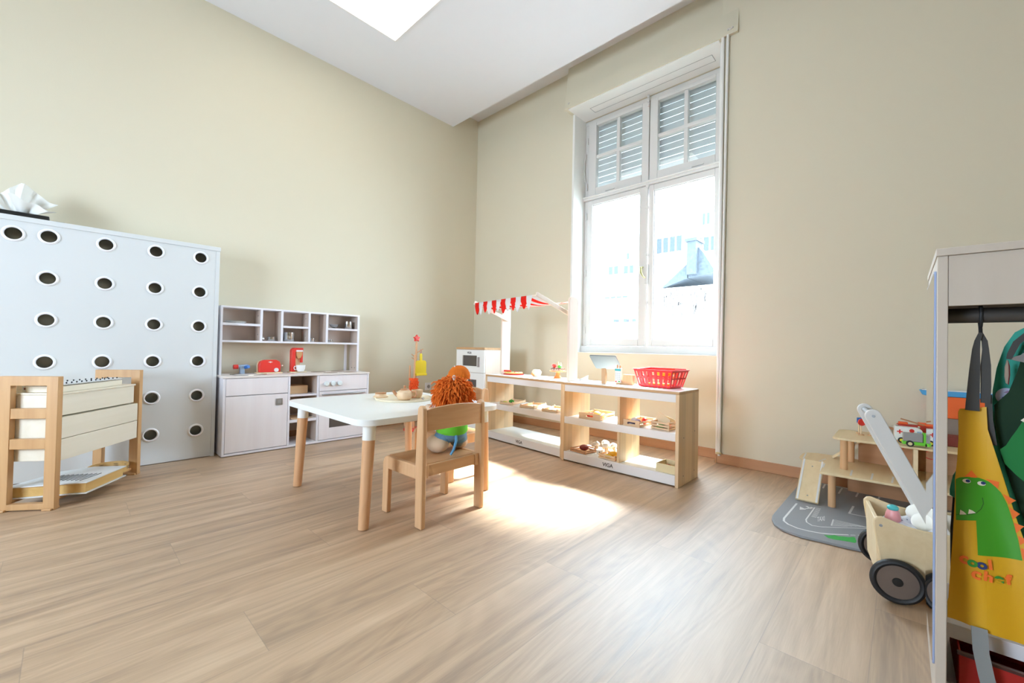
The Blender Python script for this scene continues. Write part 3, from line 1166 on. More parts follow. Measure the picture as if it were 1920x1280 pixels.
pot('saucepan', 'tall steel pot in the lower middle compartment of the kitchen hutch', 'pot', .044, .078, (-3.90, 1.315, .865), False)
pot('saucepan', 'steel pot at the right end of the top right hutch shelf', 'pot', .036, .070, (-3.90, 1.845, .996), False)
pot('saucepan', 'low steel pan in the narrow left hutch compartment', 'pan', .030, .034, (-3.895, 1.176, .865), True, .2)
pot('saucepan', 'small steel pan in the narrow right hutch compartment', 'pan', .025, .034, (-3.895, 1.505, .865), True, .4)
pot('measuring_cup', 'tiny steel cup in the lower right hutch compartment', 'cup', .019, .022, (-3.885, 1.670, .865), True, 1.2)
sv = thing('sieve', 'small steel sieve bowl on the top right hutch shelf', 'sieve', (-3.895, 1.705, .996))
MB().lathe([(.018, 0), (.019, .004), (.012, .006), (.030, .018), (.042, .038), (.044, .038), (.031, .017), (.012, .004)], n=24).build('bowl', M_CHROME, sv)
ld = MB()
for k in range(5):
    a = .6 + k * .5
    ld.tube([(.0, -.03, .006 + .008 * k), (.018 * math.cos(a), -.04 + .02 * math.sin(a), .014 + .006 * k), (.0, .0, .012 + .004 * k)], .003, 6)
solo('utensil', ld, M_CHROME, 'little heap of steel utensils beside the low pan in the hutch', 'utensils', (-3.89, 1.12, .866))

to = thing('toy_toaster', 'red wooden toy toaster on the play kitchen worktop', 'toaster', (-3.86, 1.155, KZ))
tp_ = [(-.078, .010), (.078, .010), (.080, .07), (.072, .098), (.045, .112), (-.045, .112), (-.072, .098), (-.080, .07)]
MB().prism(tp_, -.018, .030, 'yz').build('body', M_RED, to, bevel=.004)
MB().prism([(a * .98 - .008, b) for a, b in tp_], -.034, -.0185, 'yz').build('back_half', M_PLY, to, bevel=.003)
MB().box(-.040, .045, -.098, .092, 0, .009).build('base', M_PLY, to, bevel=.002)
MB().lathe([(0, 0), (.017, 0), (.017, .008), (0, .009)], n=20, M=RY).xform(Matrix.Translation((.030, .045, .028))).build('dial', M_WHITE, to)
MB().cyl((0, .078, .062), (0, .094, .062), .003, n=8).ball((0, .098, .062), .008, 10).build('lever', M_WHITE, to)
MB().prism([(-.020, .094), (-.008, .091), (0, .086), (.008, .091), (.020, .094), (.007, .098), (0, .101), (-.007, .098)], .0301, .0312, 'yz').build('emblem', mat('emblem_pale', '#e8c6c2', .4), to)

co = thing('toy_coffee_machine', 'red toy coffee machine on the play kitchen worktop', 'coffee machine', (-3.868, 1.375, KZ))
MB().box(-.04, .040, -.062, .072, 0, .008).build('base', M_PLY, co, bevel=.002)
MB().prism([(-.050, .008), (-.016, .008), (-.016, .19), (.046, .19), (.046, .215), (-.030, .215), (-.044, .205), (-.050, .19)], -.03, .02, 'yz').build('housing', M_RED, co, bevel=.004)
MB().box(-.028, .016, .026, .044, .086, .19).build('front_post', M_RED, co, bevel=.002)
MB().box(-.028, .0, -.016, .026, .008, .19).build('back_plate', wood('coffee_back', '#d9b48b', '#e1c09a', 'z'), co)
MB().lathe([(0, .12), (.014, .125), (.026, .155), (.027, .182), (0, .182)], (.008, .014, 0), 24).build('filter_holder', wood('filter_wood', '#c99a6a', '#d3a676', 'z'), co)
MB().lathe([(0, .182), (.030, .182), (.030, .196), (0, .196)], (.008, .014, 0), 24).build('lid', M_WHITE, co)


def cup(loc, rz, label, m, r=.028, h=.052, cat='cup', name='toy_cup'):
    t = thing(name, label, cat, loc, rz)
    MB().lathe([(0, .001), (r * .55, .001), (r * .7, .004), (r * .95, h * .45), (r, h), (r - .003, h), (r * .9, h * .45), (r * .6, .007), (0, .006)], n=28).build('bowl', m, t)
    MB().tube([(r * .93, 0, h * .82), (r + .012, 0, h * .85), (r + .017, 0, h * .6), (r + .012, 0, h * .34), (r * .88, 0, h * .32)], .0038, 8).build('handle', m, t)
    return t


cup((-3.822, 1.392, KZ + .008), -PI / 2 - .2, 'white toy cup under the red coffee machine', M_WHITE2, .036, .056)
solo('wooden_box', MB().box(-.09, .07, -.075, .088, 0, .066).box(-.08, .06, -.066, .079, .062, .0665), wood('box_wood', '#cfa980', '#dab890', 'y'), 'small plain wooden box in the upper middle cubby of the kitchen', 'box', (-3.78, 1.325, .428), bevel=.002)
solo('cloth', MB().grid(lambda u, v: Vector(((u - .5) * .2, (v - .5) * .17, .004 + .004 * math.sin(u * 9 + v * 5))), 10, 10, .003), M_CRATE, 'flat beige tray cloth on the second cubby shelf of the kitchen', 'cloth', (-3.75, 1.352, .223))

# ================================================================== cleaning stand
bs = thing('cleaning_set_stand', 'toy cleaning stand with red star top against the left wall', 'broom stand', (-3.60, 2.41, 0))
MB().lathe([(0, 0), (.10, 0), (.10, .012), (.095, .018), (0, .018)], n=36).build('base', M_RED, bs)
MB().cyl((0, 0, .018), (0, .012, .90), .012, .011, n=14).build('pole', M_LEG, bs)
stp = []
for k in range(10):
    a = PI / 2 + k * PI / 5
    rr_ = .038 if k % 2 == 0 else .021
    stp.append((rr_ * math.cos(a) + .012, rr_ * math.sin(a) + .925))
MB().prism(stp, -.014, .016, 'yz').build('star', M_RED, bs, bevel=.003)
for (a_, b_) in (((0, .01, .775), (.03, .075, .82)), ((0, .01, .725), (.02, -.055, .765)), ((0, .01, .70), (.01, -.045, .73))):
    MB().cyl(a_, b_, .005, n=8).build('peg', M_LEG, bs)
# dustpan
dp = thing('toy_dustpan', 'yellow dustpan hanging from the toy cleaning stand', 'dustpan', (-3.565, 2.455, .552))
MB().prism(rrect(-.066, .066, 0.0, .150, .03), -.006, .006, 'yz').prism(rrect(-.066, .066, -.004, .020, .006), -.006, .020, 'yz').build('pan', M_YEL, dp, bevel=.004)
MB().prism(rrect(-.014, .014, .135, .220, .010), -.008, .008, 'yz').build('handle', M_YEL, dp, bevel=.004)
MB().tube([(0, -.002, .216), (.0, -.012, .24), (.0, -.004, .262), (.0, .006, .24), (0, .002, .216)], .003, 6).build('cord', mat('pink_cord', '#c98a80', .8), dp)
bf = thing('toy_duster', 'orange fluffy duster hanging upside down on the cleaning stand', 'duster', (-3.545, 2.365, .40))
MB().cyl((0, 0, .10), (.0, .005, .36), .0085, n=10).build('handle', M_LEG, bf)
fl = MB()
for k in range(420):
    a = random.uniform(0, 2 * PI)
    z_ = random.uniform(-.02, .125)
    r0 = .022
    c_ = Vector((math.cos(a), math.sin(a), 0))
    p0 = c_ * r0 + Vector((0, 0, z_))
    p1 = c_ * (.046 + random.uniform(-.006, .004)) + Vector((random.uniform(-.006, .006), random.uniform(-.006, .006), z_ + random.uniform(-.012, .006)))
    fl.tube([p0, p1], [.0045, .002], 4)
fl.lathe([(0, -.02), (.03, -.018), (.032, .12), (0, .125)], n=16)
fl.build('fluff', mat('orange_fluff', '#f0642a', .9), bf, smooth=False)
bh = thing('toy_broom', 'long wooden broom handle hanging behind the yellow dustpan', 'broom', (-3.615, 2.36, .05))
MB().cyl((0, 0, .06), (0, .0, .60), .009, n=10).build('handle', M_LEG, bh)
MB().box(-.012, .012, -.05, .05, .0, .06).build('head', M_LEG, bh, bevel=.003)
# ================================================================== table, chairs, plush toys
TZ = .508
tbx0, tbx1, tby0, tby1 = -2.725, -1.752, .905, 1.795
ta_ = thing('play_table', 'low white square table with round beech legs', 'table', ((tbx0 + tbx1) / 2, (tby0 + tby1) / 2, 0))
MB().prism(rrect(tbx0, tbx1, tby0, tby1, .085, 8), TZ - .030, TZ, 'xy').build('tabletop', M_WHITE2, ta_, world=True, bevel=.002)
for bx, by, tx, ty in ((-1.805, .950, -1.835, .985), (-2.625, .955, -2.640, .985), (-1.813, 1.722, -1.835, 1.715), (-2.640, 1.730, -2.640, 1.715)):
    d_ = Vector((tx - bx, ty - by, TZ - .03))
    k = (.402) / (TZ - .03)
    pm_ = Vector((bx, by, 0)) + d_ * k
    lg = MB().cyl((bx, by, 0.001), pm_, .0235, .029, 24).build('leg', M_LEG, ta_, world=True, bevel=.002)
    MB().cyl(pm_, Vector((bx, by, 0)) + d_, .0295, .031, 24).build('leg_socket', M_WHITE2, lg, world=True)


def make_chair(label, loc, rotz):
    """seat faces local +x; backrest at local x=0"""
    t = thing('child_chair', label, 'chair', loc, rotz, 'small beech chairs at the play table')
    Wc, D = .40, .285
    H, SZ = .570, .287
    for s_ in (-1, 1):
        y0 = s_ * (Wc / 2)
        ya, yb = min(y0, y0 - s_ * .026), max(y0, y0 - s_ * .026)
        rl = MB()
        rl.prism([(-.030, 0.001), (.022, 0.001), (.026, .30), (.020, .50), (.014, H - .012), (.004, H), (-.014, H), (-.026, H - .012), (-.030, .45)], ya, yb, 'xz')
        rl.build('rear_leg', M_BEECH, t, bevel=.006, seg=3)
        fl_ = MB()
        fl_.prism([(D - .024, 0.001), (D + .022, 0.001), (D + .020, SZ - .035), (D + .008, SZ - .008), (D - .014, SZ + .002), (.02, SZ + .002), (.02, SZ - .062), (D - .028, SZ - .062)], ya, yb, 'xz')
        fl_.build('front_leg', M_BEECH, t, bevel=.005, seg=3)
        ft_ = MB().cyl((D, (ya + yb) / 2, 0), (D, (ya + yb) / 2, .004), .010, n=12)
        ft_.build('glide', M_DGREY, t)
    MB().box(.012, D + .004, -(Wc / 2 - .027), Wc / 2 - .027, SZ - .012, SZ).build('seat', wood('beech_seat', '#bd8d62', '#cb9d70', 'y', rough=.3), t, bevel=.002)
    MB().box(-.006, .016, -(Wc / 2 - .030), Wc / 2 - .030, SZ - .055, SZ - .002).build('seat_rail', M_BEECHX, t, bevel=.002)
    MB().box(D - .03, D - .008, -(Wc / 2 - .03), Wc / 2 - .03, SZ - .06, SZ - .013).build('seat_rail', M_BEECHX, t, bevel=.002)
    nb = MB()
    for s_ in (-1, 1):
        nb.box(-.014, .012, s_ * (Wc / 2 - .038) - .012, s_ * (Wc / 2 - .038) + .012, SZ - .060, SZ + .003)
    nb.build('corner_block', M_BEECH, t, bevel=.003)
    # curved backrest
    yb_ = Wc / 2 - .026
    bk = MB()
    n = 16
    lo0, hi0, lo1, hi1 = [], [], [], []
    for i in range(n + 1):
        u = -1 + 2 * i / n
        y = u * yb_
        x = -.018 - .016 * (1 - u * u)
        zt = H - .022 + .020 * (1 - u * u) ** .7 * 1.0
        zb = H - .120 + .004 * (1 - u * u)
        lo0.append(bk.bm.verts.new((x - .006, y, zb)))
        lo1.append(bk.bm.verts.new((x + .006, y, zb)))
        hi0.append(bk.bm.verts.new((x - .006, y, zt)))
        hi1.append(bk.bm.verts.new((x + .006, y, zt)))
    for i in range(n):
        bk.bm.faces.new((lo0[i], lo0[i + 1], hi0[i + 1], hi0[i]))
        bk.bm.faces.new((lo1[i], hi1[i], hi1[i + 1], lo1[i + 1]))
        bk.bm.faces.new((hi0[i], hi0[i + 1], hi1[i + 1], hi1[i]))
        bk.bm.faces.new((lo0[i], lo1[i], lo1[i + 1], lo0[i + 1]))
    for i in (0, n):
        bk.bm.faces.new((lo0[i], hi0[i], hi1[i], lo1[i]))
    bk.build('backrest', M_BEECHX, t, bevel=.003)
    return t


chair1 = make_chair('small beech chair with its back to the camera, near side of the table', (-1.642, 1.327, 0), PI + .02)
chair2 = dup(chair1, (-2.245, 1.935, 0), -PI / 2, 'small beech chair on the far side of the white table, mostly hidden by plush toys')

M_MANE = mat('orange_wool', '#d8702a', .9, spec=.15, var=.3, scale=60)
M_MANE2 = mat('orange_knit', '#c96a22', .9, spec=.15, var=.15, scale=30, bump=.5, bscale=200)
M_JEAN = mat('blue_denim', '#6a95b8', .9, var=.25, scale=120, bump=.4, bscale=500)
M_JEANC = mat('grey_cuff', '#8d9aa0', .9)
M_LIME = mat('lime_fabric', '#6fd53a', .85, var=.05)
M_FEET = mat('cream_plush', '#d9c2a6', .95, var=.05, sheen=.3)
M_DKG = mat('dark_green_fabric', '#30483a', .9)


def hair(m, c, rx, ry, rz_, n, ln, seed, lowcut=-.9, droop=.5, r0=.0042):
    rnd = random.Random(seed)
    c = Vector(c)
    for i in range(n):
        z_ = rnd.uniform(lowcut, 1)
        a = rnd.uniform(0, 2 * PI)
        q = math.sqrt(max(0, 1 - z_ * z_))
        d_ = Vector((q * math.cos(a), q * math.sin(a), z_))
        p0 = c + Vector((d_.x * rx, d_.y * ry, d_.z * rz_)) * .86
        nrm = Vector((d_.x / rx, d_.y / ry, d_.z / rz_)).normalized()
        tng = Vector((rnd.uniform(-1.6, 1.6), rnd.uniform(-1.6, 1.6), rnd.uniform(-1.8, 1.0)))
        L_ = ln * rnd.uniform(.6, 1.15)
        p1 = p0 + nrm * L_ * .50 + tng * L_ * .26
        p2 = p1 + nrm * L_ * .16 + tng * L_ * .40 + Vector((0, 0, -droop * L_ * .35))
        p3 = p2 + (p2 - p1) * .35 + Vector((rnd.uniform(-.3, .3), rnd.uniform(-.3, .3), -.9)) * L_ * .22
        m.tube([p0, p1, p2, p3], [r0, r0, r0 * .95, r0 * .7], 5)


def tag_loop(parent, p, s_=1.0):
    lp = []
    for k in range(13):
        a = 2 * PI * k / 12
        lp.append((p[0] + .003 * math.sin(a * 2), p[1] + .006 * math.sin(a) * s_, p[2] + .013 * math.cos(a)))
    MB().tube(lp, .0024, 6, cap=False).build('hanging_loop', M_WHITE, parent)


# near plush: seen from behind, slumped against the backrest
pl = thing('plush_lion', 'shaggy orange-maned plush in a lime shirt and blue trousers on the near chair', 'plush toy', (-1.768, 1.428, .287), PI)
bd = MB()
bd.ball((.0, .0, .150), (.062, .085, .095), 20)
bd.ball((.015, -.0, .225), (.050, .055, .05), 16)
body_ = bd.build('body', M_FEET, pl)
MB().lathe([(.080, .095), (.092, .11), (.090, .15), (.075, .21), (.05, .24), (.0, .25)], n=24).xform(Matrix.Diagonal((.78, 1.0, 1, 1))).build('shirt', M_LIME, pl)
tr_ = MB()
tr_.ball((0.0, 0, .095), (.062, .086, .045), 20)
for s_ in (-1, 1):
    tr_.tube([(0.0, s_ * .042, .105), (.012, s_ * .055, .075), (.022, s_ * .064, .052)], [.044, .046, .046], 18)
tr_.build('trousers', M_JEAN, pl)
cf = MB()
for s_ in (-1, 1):
    cf.tube([(.018, s_ * .060, .062), (.026, s_ * .068, .045)], [.048, .049], 18)
cf.build('cuff', M_JEANC, pl)
for s_, k in ((1, 1.12), (-1, .9)):
    MB().ball((.030, s_ * .072, .043 * k), (.062 * k, .050 * k, .043 * k), 20).build('foot', M_FEET, pl)
MB().tube([(-.045, .012, .115), (-.072, .030, .07), (-.080, .052, .03), (-.078, .070, .006)], [.006, .007, .007, .006], 8).build('tail', mat('blue_cord', '#5f9cc8', .8), pl)
for s_ in (-1, 1):
    MB().tube([(.02, s_ * .07, .2), (.06, s_ * .09, .20), (.11, s_ * .085, .225)], [.026, .024, .028], 14).build('arm', M_FEET, pl)
hd = MB().ball((.0, .0, .322), (.062, .068, .058), 24, rings=16)
head = hd.build('head', M_MANE, pl)
mn = MB()
hair(mn, (0, 0, .324), .068, .076, .066, 5600, .030, 3, lowcut=-.95, droop=1.3, r0=.0027)
mn.build('mane', M_MANE, head, smooth=True)
tag_loop(head, (-.050, .036, .398))
fc = MB().ball((.072, 0, .312), (.034, .044, .038), 16)
fc.build('face', M_FEET, head)
MB().ball((.107, 0, .316), (.009, .012, .008), 12).build('nose', M_BLACK, head)
for s_ in (-1, 1):
    MB().ball((.098, s_ * .020, .332), .006, 10).build('eye', M_BLACK, head)

# far plush on the other chair, facing the camera side of the table
p2 = thing('plush_toy', 'smooth orange-haired plush sitting on the far chair behind the lion', 'plush toy', (-2.150, 1.785, .287), -PI / 2)
b2_ = MB().ball((0, 0, .09), (.06, .075, .085), 18).ball((0, 0, .225), (.045, .055, .085), 16)
b2_.build('body', M_FEET, p2)
MB().lathe([(.078, .06), (.084, .09), (.072, .16), (.045, .22), (0, .235)], n=22).xform(Matrix.Diagonal((.8, 1, 1, 1))).build('shirt', M_DKG, p2)
for s_ in (-1, 1):
    MB().tube([(.03, s_ * .045, .05), (.10, s_ * .055, .045), (.135, s_ * .058, .05)], [.034, .034, .038], 16).build('leg', M_WHITE, p2)
    MB().tube([(.01, s_ * .06, .18), (.05, s_ * .11, .15), (.09, s_ * .12, .12)], [.022, .02, .024], 12).build('arm', M_FEET, p2)
h2 = MB().ball((.0, 0, .350), (.060, .064, .062), 24, rings=16).build('head', M_FEET, p2)
k2 = MB()
# combed strands running down from the crown
for i in range(52):
    a = 2 * PI * i / 52 + random.uniform(-.01, .01)
    pts = []
    for t in range(7):
        th = .12 + t / 6 * 1.55
        r_ = 1.0 + random.uniform(-.01, .02)
        pts.append((.068 * r_ * math.sin(th) * math.cos(a), .070 * r_ * math.sin(th) * math.sin(a), .362 + .072 * r_ * math.cos(th)))
    k2.tube(pts, [.004, .005, .006, .006, .006, .006, .004], 5, cap=False)
k2.ball((0, 0, .362), (.063, .066, .068), 20)
k2.build('hair', M_MANE2, h2)
tag_loop(h2, (.034, -.006, .424))
for s_ in (-1, 1):
    MB().ball((.068, s_ * .024, .36), .007, 10).build('eye', M_BLACK, h2)
MB().ball((.066, 0, .338), (.009, .012, .008), 10).build('nose', M_BLACK, h2)

# tea things
M_TEA = wood('tea_beech', '#d9b993', '#e4c8a6', 'z', rough=.4)
M_TEAD = wood('tea_dark', '#a9764f', '#b98660', 'z', rough=.4)
tcx, tcy = -2.315, 1.475
MB_tray = MB().lathe([(0, 0), (.175, 0), (.178, .004), (.174, .008), (0, .008)], n=48)
try_ = thing('serving_tray', 'round cream wooden tray on the white table', 'tray', (tcx, tcy, TZ))
MB_tray.build('disc', wood('tray_cream', '#e8dcc0', '#efe5cd', 'x', rough=.4), try_)
MB().lathe([(.172, .007), (.179, .007), (.179, .012), (.173, .012), (.172, .007)], n=48).build('rim', wood('tray_cream', '#e8dcc0', '#efe5cd', 'x'), try_)
tpz = TZ + .0085
tpt = thing('toy_teapot', 'round wooden toy teapot with darker lid on the tray', 'teapot', (-2.225, 1.42, tpz), .75)
MB().lathe([(0, 0), (.030, 0), (.044, .010), (.050, .028), (.044, .050), (.030, .060), (0, .060)], n=32).build('body', M_TEA, tpt)
MB().lathe([(0, .058), (.028, .060), (.024, .068), (.006, .072), (.004, .076), (.008, .082), (.006, .088), (0, .090)], n=24).build('lid', M_TEAD, tpt)
MB().tube([(-.038, 0, .022), (-.060, 0, .040), (-.070, 0, .056)], [.013, .010, .009], 12).build('spout', M_TEAD, tpt)
MB().tube([(.040, 0, .050), (.066, 0, .052), (.072, 0, .035), (.062, 0, .018), (.042, 0, .016)], .007, 10).build('handle', M_TEAD, tpt)
cup((-2.262, 1.535, tpz), 1.9, 'wooden toy cup behind the toy teapot', M_TEA, .036, .052)
bx_ = thing('sugar_box', 'low round wooden pot with a darker lid, left on the tray', 'wooden pot', (-2.43, 1.375, tpz))
MB().lathe([(0, 0), (.045, 0), (.047, .006), (.036, .010), (.034, .022), (0, .022)], n=28).build('pot', M_TEA, bx_)
MB().lathe([(0, .022), (.034, .022), (.035, .030), (0, .031)], n=28).build('lid', M_TEAD, bx_)
solo('toy_spoon', MB().tube([(0, -.03, .006), (0, .02, .006)], .003, 8).ball((0, .03, .006), (.009, .012, .004), 10), M_GREY, 'tiny grey spoon at the right rim of the tray', 'spoon', (-2.16, 1.51, tpz), 1.0)

# ================================================================== shop counter units
SH_T = .022


def shelf_unit(name, label, loc, rotz, Wd, D, mid, mids=True):
    t = thing(name, label, 'shelf unit', loc, rotz)
    H = .595
    # local: x along the width from the left end, y into depth
    for nm, x0, x1 in (('side_panel', 0, SH_T), ('side_panel', Wd - SH_T, Wd)):
        MB().box(x0, x1, 0, D, 0, H - .018).build(nm, M_PINE, t, bevel=.002)
    MB().box(0, Wd, 0, D, H - .018, H - .002).build('top_board', M_PINEEDGE, t, bevel=.002)
    MB().box(.003, Wd - .003, .003, D - .003, H - .002, H).build('top_laminate', M_WHITE2, t, smooth=False)
    for z0, z1, nm in ((.527, H - .0185, 'top_fascia'), (.284, .334, 'middle_fascia'), (.010, .072, 'bottom_fascia')):
        MB().box(SH_T, Wd - SH_T, .002, .014, z0, z1).build(nm, M_WHITE, t, bevel=.0015)
    MB().box(SH_T, Wd - SH_T, .014, D, .312, .328).build('middle_shelf', M_WHITE2, t, bevel=.001)
    MB().box(SH_T, Wd - SH_T, .014, D, .052, .068).build('bottom_shelf', M_WHITE2, t, bevel=.001)
    if mid:
        MB().box(mid - .009, mid + .009, .016, D - .02, .0685, .3115).box(mid - .009, mid + .009, .016, D - .02, .3285, .5775).build('divider', M_PINE, t, bevel=.001)
    else:
        MB().box(SH_T, Wd - SH_T, D - .02, D - .002, .527, H - .0185).build('rear_rail', M_WHITE2, t)
    sc_ = MB()
    for y, z_ in ((.08, .30), (D - .07, .32), (.08, .06), (D - .07, .06)):
        sc_.cyl((Wd, y, z_), (Wd + .001, y, z_), .004, n=10)
    sc_.build('screw', M_DGREY, t)
    M_ = ROOTM[t.name] @ frame_M(((.40 if mid else .41) * (1 if mid else 1.15), .0015, .040), (1, 0, 0), (0, 0, 1))
    text_mesh('VIGA', .036, M_INK, 'lettering', t, M_, bold=.0006)
    return t


U2 = (-1.899, 2.60)
u2 = shelf_unit('shop_shelf_unit', 'pine and white counter unit with divider, right of the pair, under the red basket', (U2[0], U2[1], 0), 0.0, .893, .34, .470)
a1 = math.atan2(2.618 - 2.698, -1.905 + 2.864)
u1 = shelf_unit('shop_shelf_unit', 'open pine and white counter unit under the striped awning, left of the pair', (-2.868, 2.706, 0), a1, .960, .34, None)
U1M = ROOTM[u1.name]


def in_u1(x, y, z):
    return (U1M @ Vector((x, y, z)))[:]


# awning stand: two posts, arms, rods and the striped cloth
aw = thing('market_awning', 'two wooden posts on the counter carrying a red and white striped awning', 'awning', (-2.37, 2.80, .595))
A0 = Vector((-2.80, 2.895, 0))
A1 = Vector((-1.905, 2.735, 0))
adir = (A1 - A0).normalized()
nrm_ = Vector((-adir.y, adir.x, 0))       # towards the wall


def post(base, ztop, w_=.022, d_=.10):
    m = MB()
    prof = [(-d_ / 2, .5955), (d_ / 2, .5955), (d_ / 2, ztop - .03), (d_ / 2 - .012, ztop - .008), (d_ / 2 - .04, ztop), (-d_ / 2 + .03, ztop), (-d_ / 2 + .010, ztop - .008), (-d_ / 2, ztop - .03)]
    m.prism(prof, -w_ / 2, w_ / 2, 'yz')
    a = math.atan2(adir.y, adir.x)
    m.xform(Matrix.Translation(base) @ Matrix.Rotation(a, 4, 'Z'))
    return m.build('post', M_POST, aw, world=True, bevel=.003)


post(A0 + Vector((0, 0, 0)), 1.235)
post(A1 + Vector((0, 0, 0)), 1.262)
ZF, ZB = 1.243, 1.222
F0, F1 = A0 - nrm_ * .36 + adir * .02, A1 - nrm_ * .36 - adir * .02
B0, B1 = A0 + nrm_ * .02, A1 + nrm_ * .02
for a_, f_, sgn in ((A0, F0, 1), (A1, F1, -1)):
    p0 = a_ + adir * sgn * .026 + Vector((0, 0, 1.115)) + nrm_ * .01
    p1 = f_ + adir * sgn * -.004 + Vector((0, 0, ZF + .006))
    MB().bar(p0, p1, .034, .016, side=(0, 0, 1), ext=.012).build('arm', M_POST, aw, world=True, bevel=.004)
    s_ = a_ + adir * sgn * .009
    MB().cyl(a_ + adir * sgn * .008 + Vector((0, 0, 1.115)), a_ + adir * sgn * .022 + Vector((0, 0, 1.115)), .012, n=12).build('spacer', M_BEECH, aw, world=True)
MB().cyl(F0 + Vector((0, 0, ZF)), F1 + Vector((0, 0, ZF)), .007, n=12).cyl(B0 + Vector((0, 0, ZB)), B1 + Vector((0, 0, ZB)), .007, n=12).build('rod', M_POST, aw, world=True)


def stripes_mat():
    m = fabric_translucent('striped_cloth', '#f2f2f2', .50)
    nt = m.node_tree
    uv = nt.nodes.new('ShaderNodeAttribute')
    uv.attribute_name = 'stripe'
    cr = nt.nodes.new('ShaderNodeMix')
    cr.data_type = 'RGBA'
    cr.inputs[6].default_value = lin('#eeeeee')
    cr.inputs[7].default_value = lin('#e2362c')
    nt.links.new(uv.outputs['Fac'], cr.inputs[0])
    for n in nt.nodes:
        if n.type in ('BSDF_PRINCIPLED', 'BSDF_TRANSLUCENT'):
            nt.links.new(cr.outputs[2], n.inputs[0])
    return m


M_STR = stripes_mat()
NS = 12
cm = bmesh.new()
vals = []
wl = (F1 - F0).length
f0, f1, b0, b1 = F0 + adir * .012, F1 - adir * .045, B0 + adir * .03, B1 - adir * .02


def addq(pts, red):
    v = [cm.verts.new(p) for p in pts]
    cm.faces.new(v)
    vals.append(red)


for i in range(NS):
    red = 1.0 if i % 2 == 0 else 0.0
    ua, ub = i / NS, (i + 1) / NS
    nsub = 6
    for k in range(nsub):
        u0, u1_ = ua + (ub - ua) * k / nsub, ua + (ub - ua) * (k + 1) / nsub
        nb_ = 8
        for j in range(nb_):        # the roof part, sagging slightly
            t0, t1_ = j / nb_, (j + 1) / nb_
            def P_(u, t):
                p = f0.lerp(f1, u).lerp(b0.lerp(b1, u), t)
                return p + Vector((0, 0, ZF + .008 + (ZB - ZF) * t - .035 * math.sin(PI * t)))
            addq([P_(u0, t0), P_(u1_, t0), P_(u1_, t1_), P_(u0, t1_)], red)
        # valance tongue: pointed scallop, fluttering
        def V_(u, t, kk):
            loc_ = (u - ua) / (ub - ua)
            hgt = .042 + .068 * (1 - abs(2 * loc_ - 1) ** 1.9)
            hgt *= (1 + .10 * math.sin(i * 2.3))
            p = f0.lerp(f1, u)
            wv = .004 * math.sin(i * 1.9 + loc_ * 3 + t * 2.5) * t
            return p - nrm_ * (.010 + wv + .0035 * (i % 2) * t) + adir * (.003 * math.sin(i * 3.1 + 1) * t * t) + Vector((0, 0, ZF + .006 - hgt * t))
        for j in range(5):
            addq([V_(u0, j / 5, k), V_(u1_, j / 5, k), V_(u1_, (j + 1) / 5, k), V_(u0, (j + 1) / 5, k)], red)
bmesh.ops.remove_doubles(cm, verts=cm.verts, dist=1e-5)
me = bpy.data.meshes.new('cloth')
cm.to_mesh(me)
cm.free()
at = me.attributes.new('stripe', 'FLOAT', 'FACE')
at.data.foreach_set('value', vals[:len(me.polygons)])
me.transform(ROOTM[aw.name].inverted())
clo = bpy.data.objects.new('cloth', me)
C.objects.link(clo)
clo.parent = aw
me.materials.append(M_STR)
for p in me.polygons:
    p.use_smooth = True
sdm = clo.modifiers.new('thickness', 'SOLIDIFY')
sdm.thickness = .0012

# fridge / microwave unit in the corner
fu = thing('toy_fridge_unit', 'white toy fridge and microwave unit in the corner behind the counter', 'toy fridge', (-3.22, 2.985, 0), 0.0)
f_x0, f_x1, f_y0, f_y1 = -.215, .215, -.175, .18
MB().box(f_x0, f_x1, f_y0 + .02, f_y1, 0, .822).build('cabinet', M_POST, fu, bevel=.002)
MB().box(f_x0 - .004, f_x1 + .004, f_y0 - .002, f_y1, .822, .845).build('top_board', M_PINEEDGE, fu, bevel=.002)
dr = MB()
wx0, wx1, wz0, wz1 = -.115, .105, .655, .762
dr.box(f_x0 + .002, wx0, f_y0, f_y0 + .019, .592, .820).box(wx1, f_x1 - .002, f_y0, f_y0 + .019, .592, .820)
dr.box(wx0, wx1, f_y0, f_y0 + .019, .592, wz0).box(wx0, wx1, f_y0, f_y0 + .019, wz1, .820)
mwd = dr.build('microwave_door', M_WHITE2, fu)
MB().box(wx0, wx1, f_y0 + .010, f_y0 + .014, wz0, wz1).build('window', mat('dark_window', '#575250', .2), mwd)
MB().box(.128, .148, f_y0 - .016, f_y0 - .0005, .65, .748).build('handle', M_GREY, mwd, bevel=.002)
text_mesh('VIGA', .030, M_INK, 'lettering', mwd, ROOTM[fu.name] @ frame_M((-.01, f_y0 - .0006, .789), (1, 0, 0), (0, 0, 1)), bold=.0005)
fd = MB().box(f_x0 + .002, f_x1 - .002, f_y0, f_y0 + .019, .02, .588).build('fridge_door', M_WHITE2, fu, bevel=.002)
MB().box(-.10, .105, f_y0 - .002, f_y0 - .0005, .40, .52).build('dark_panel', mat('dark_window', '#575250', .2), fd)
MB().box(.09, .15, f_y0 - .012, f_y0 - .0025, .36, .385).build('handle', M_GREY, fd, bevel=.002)
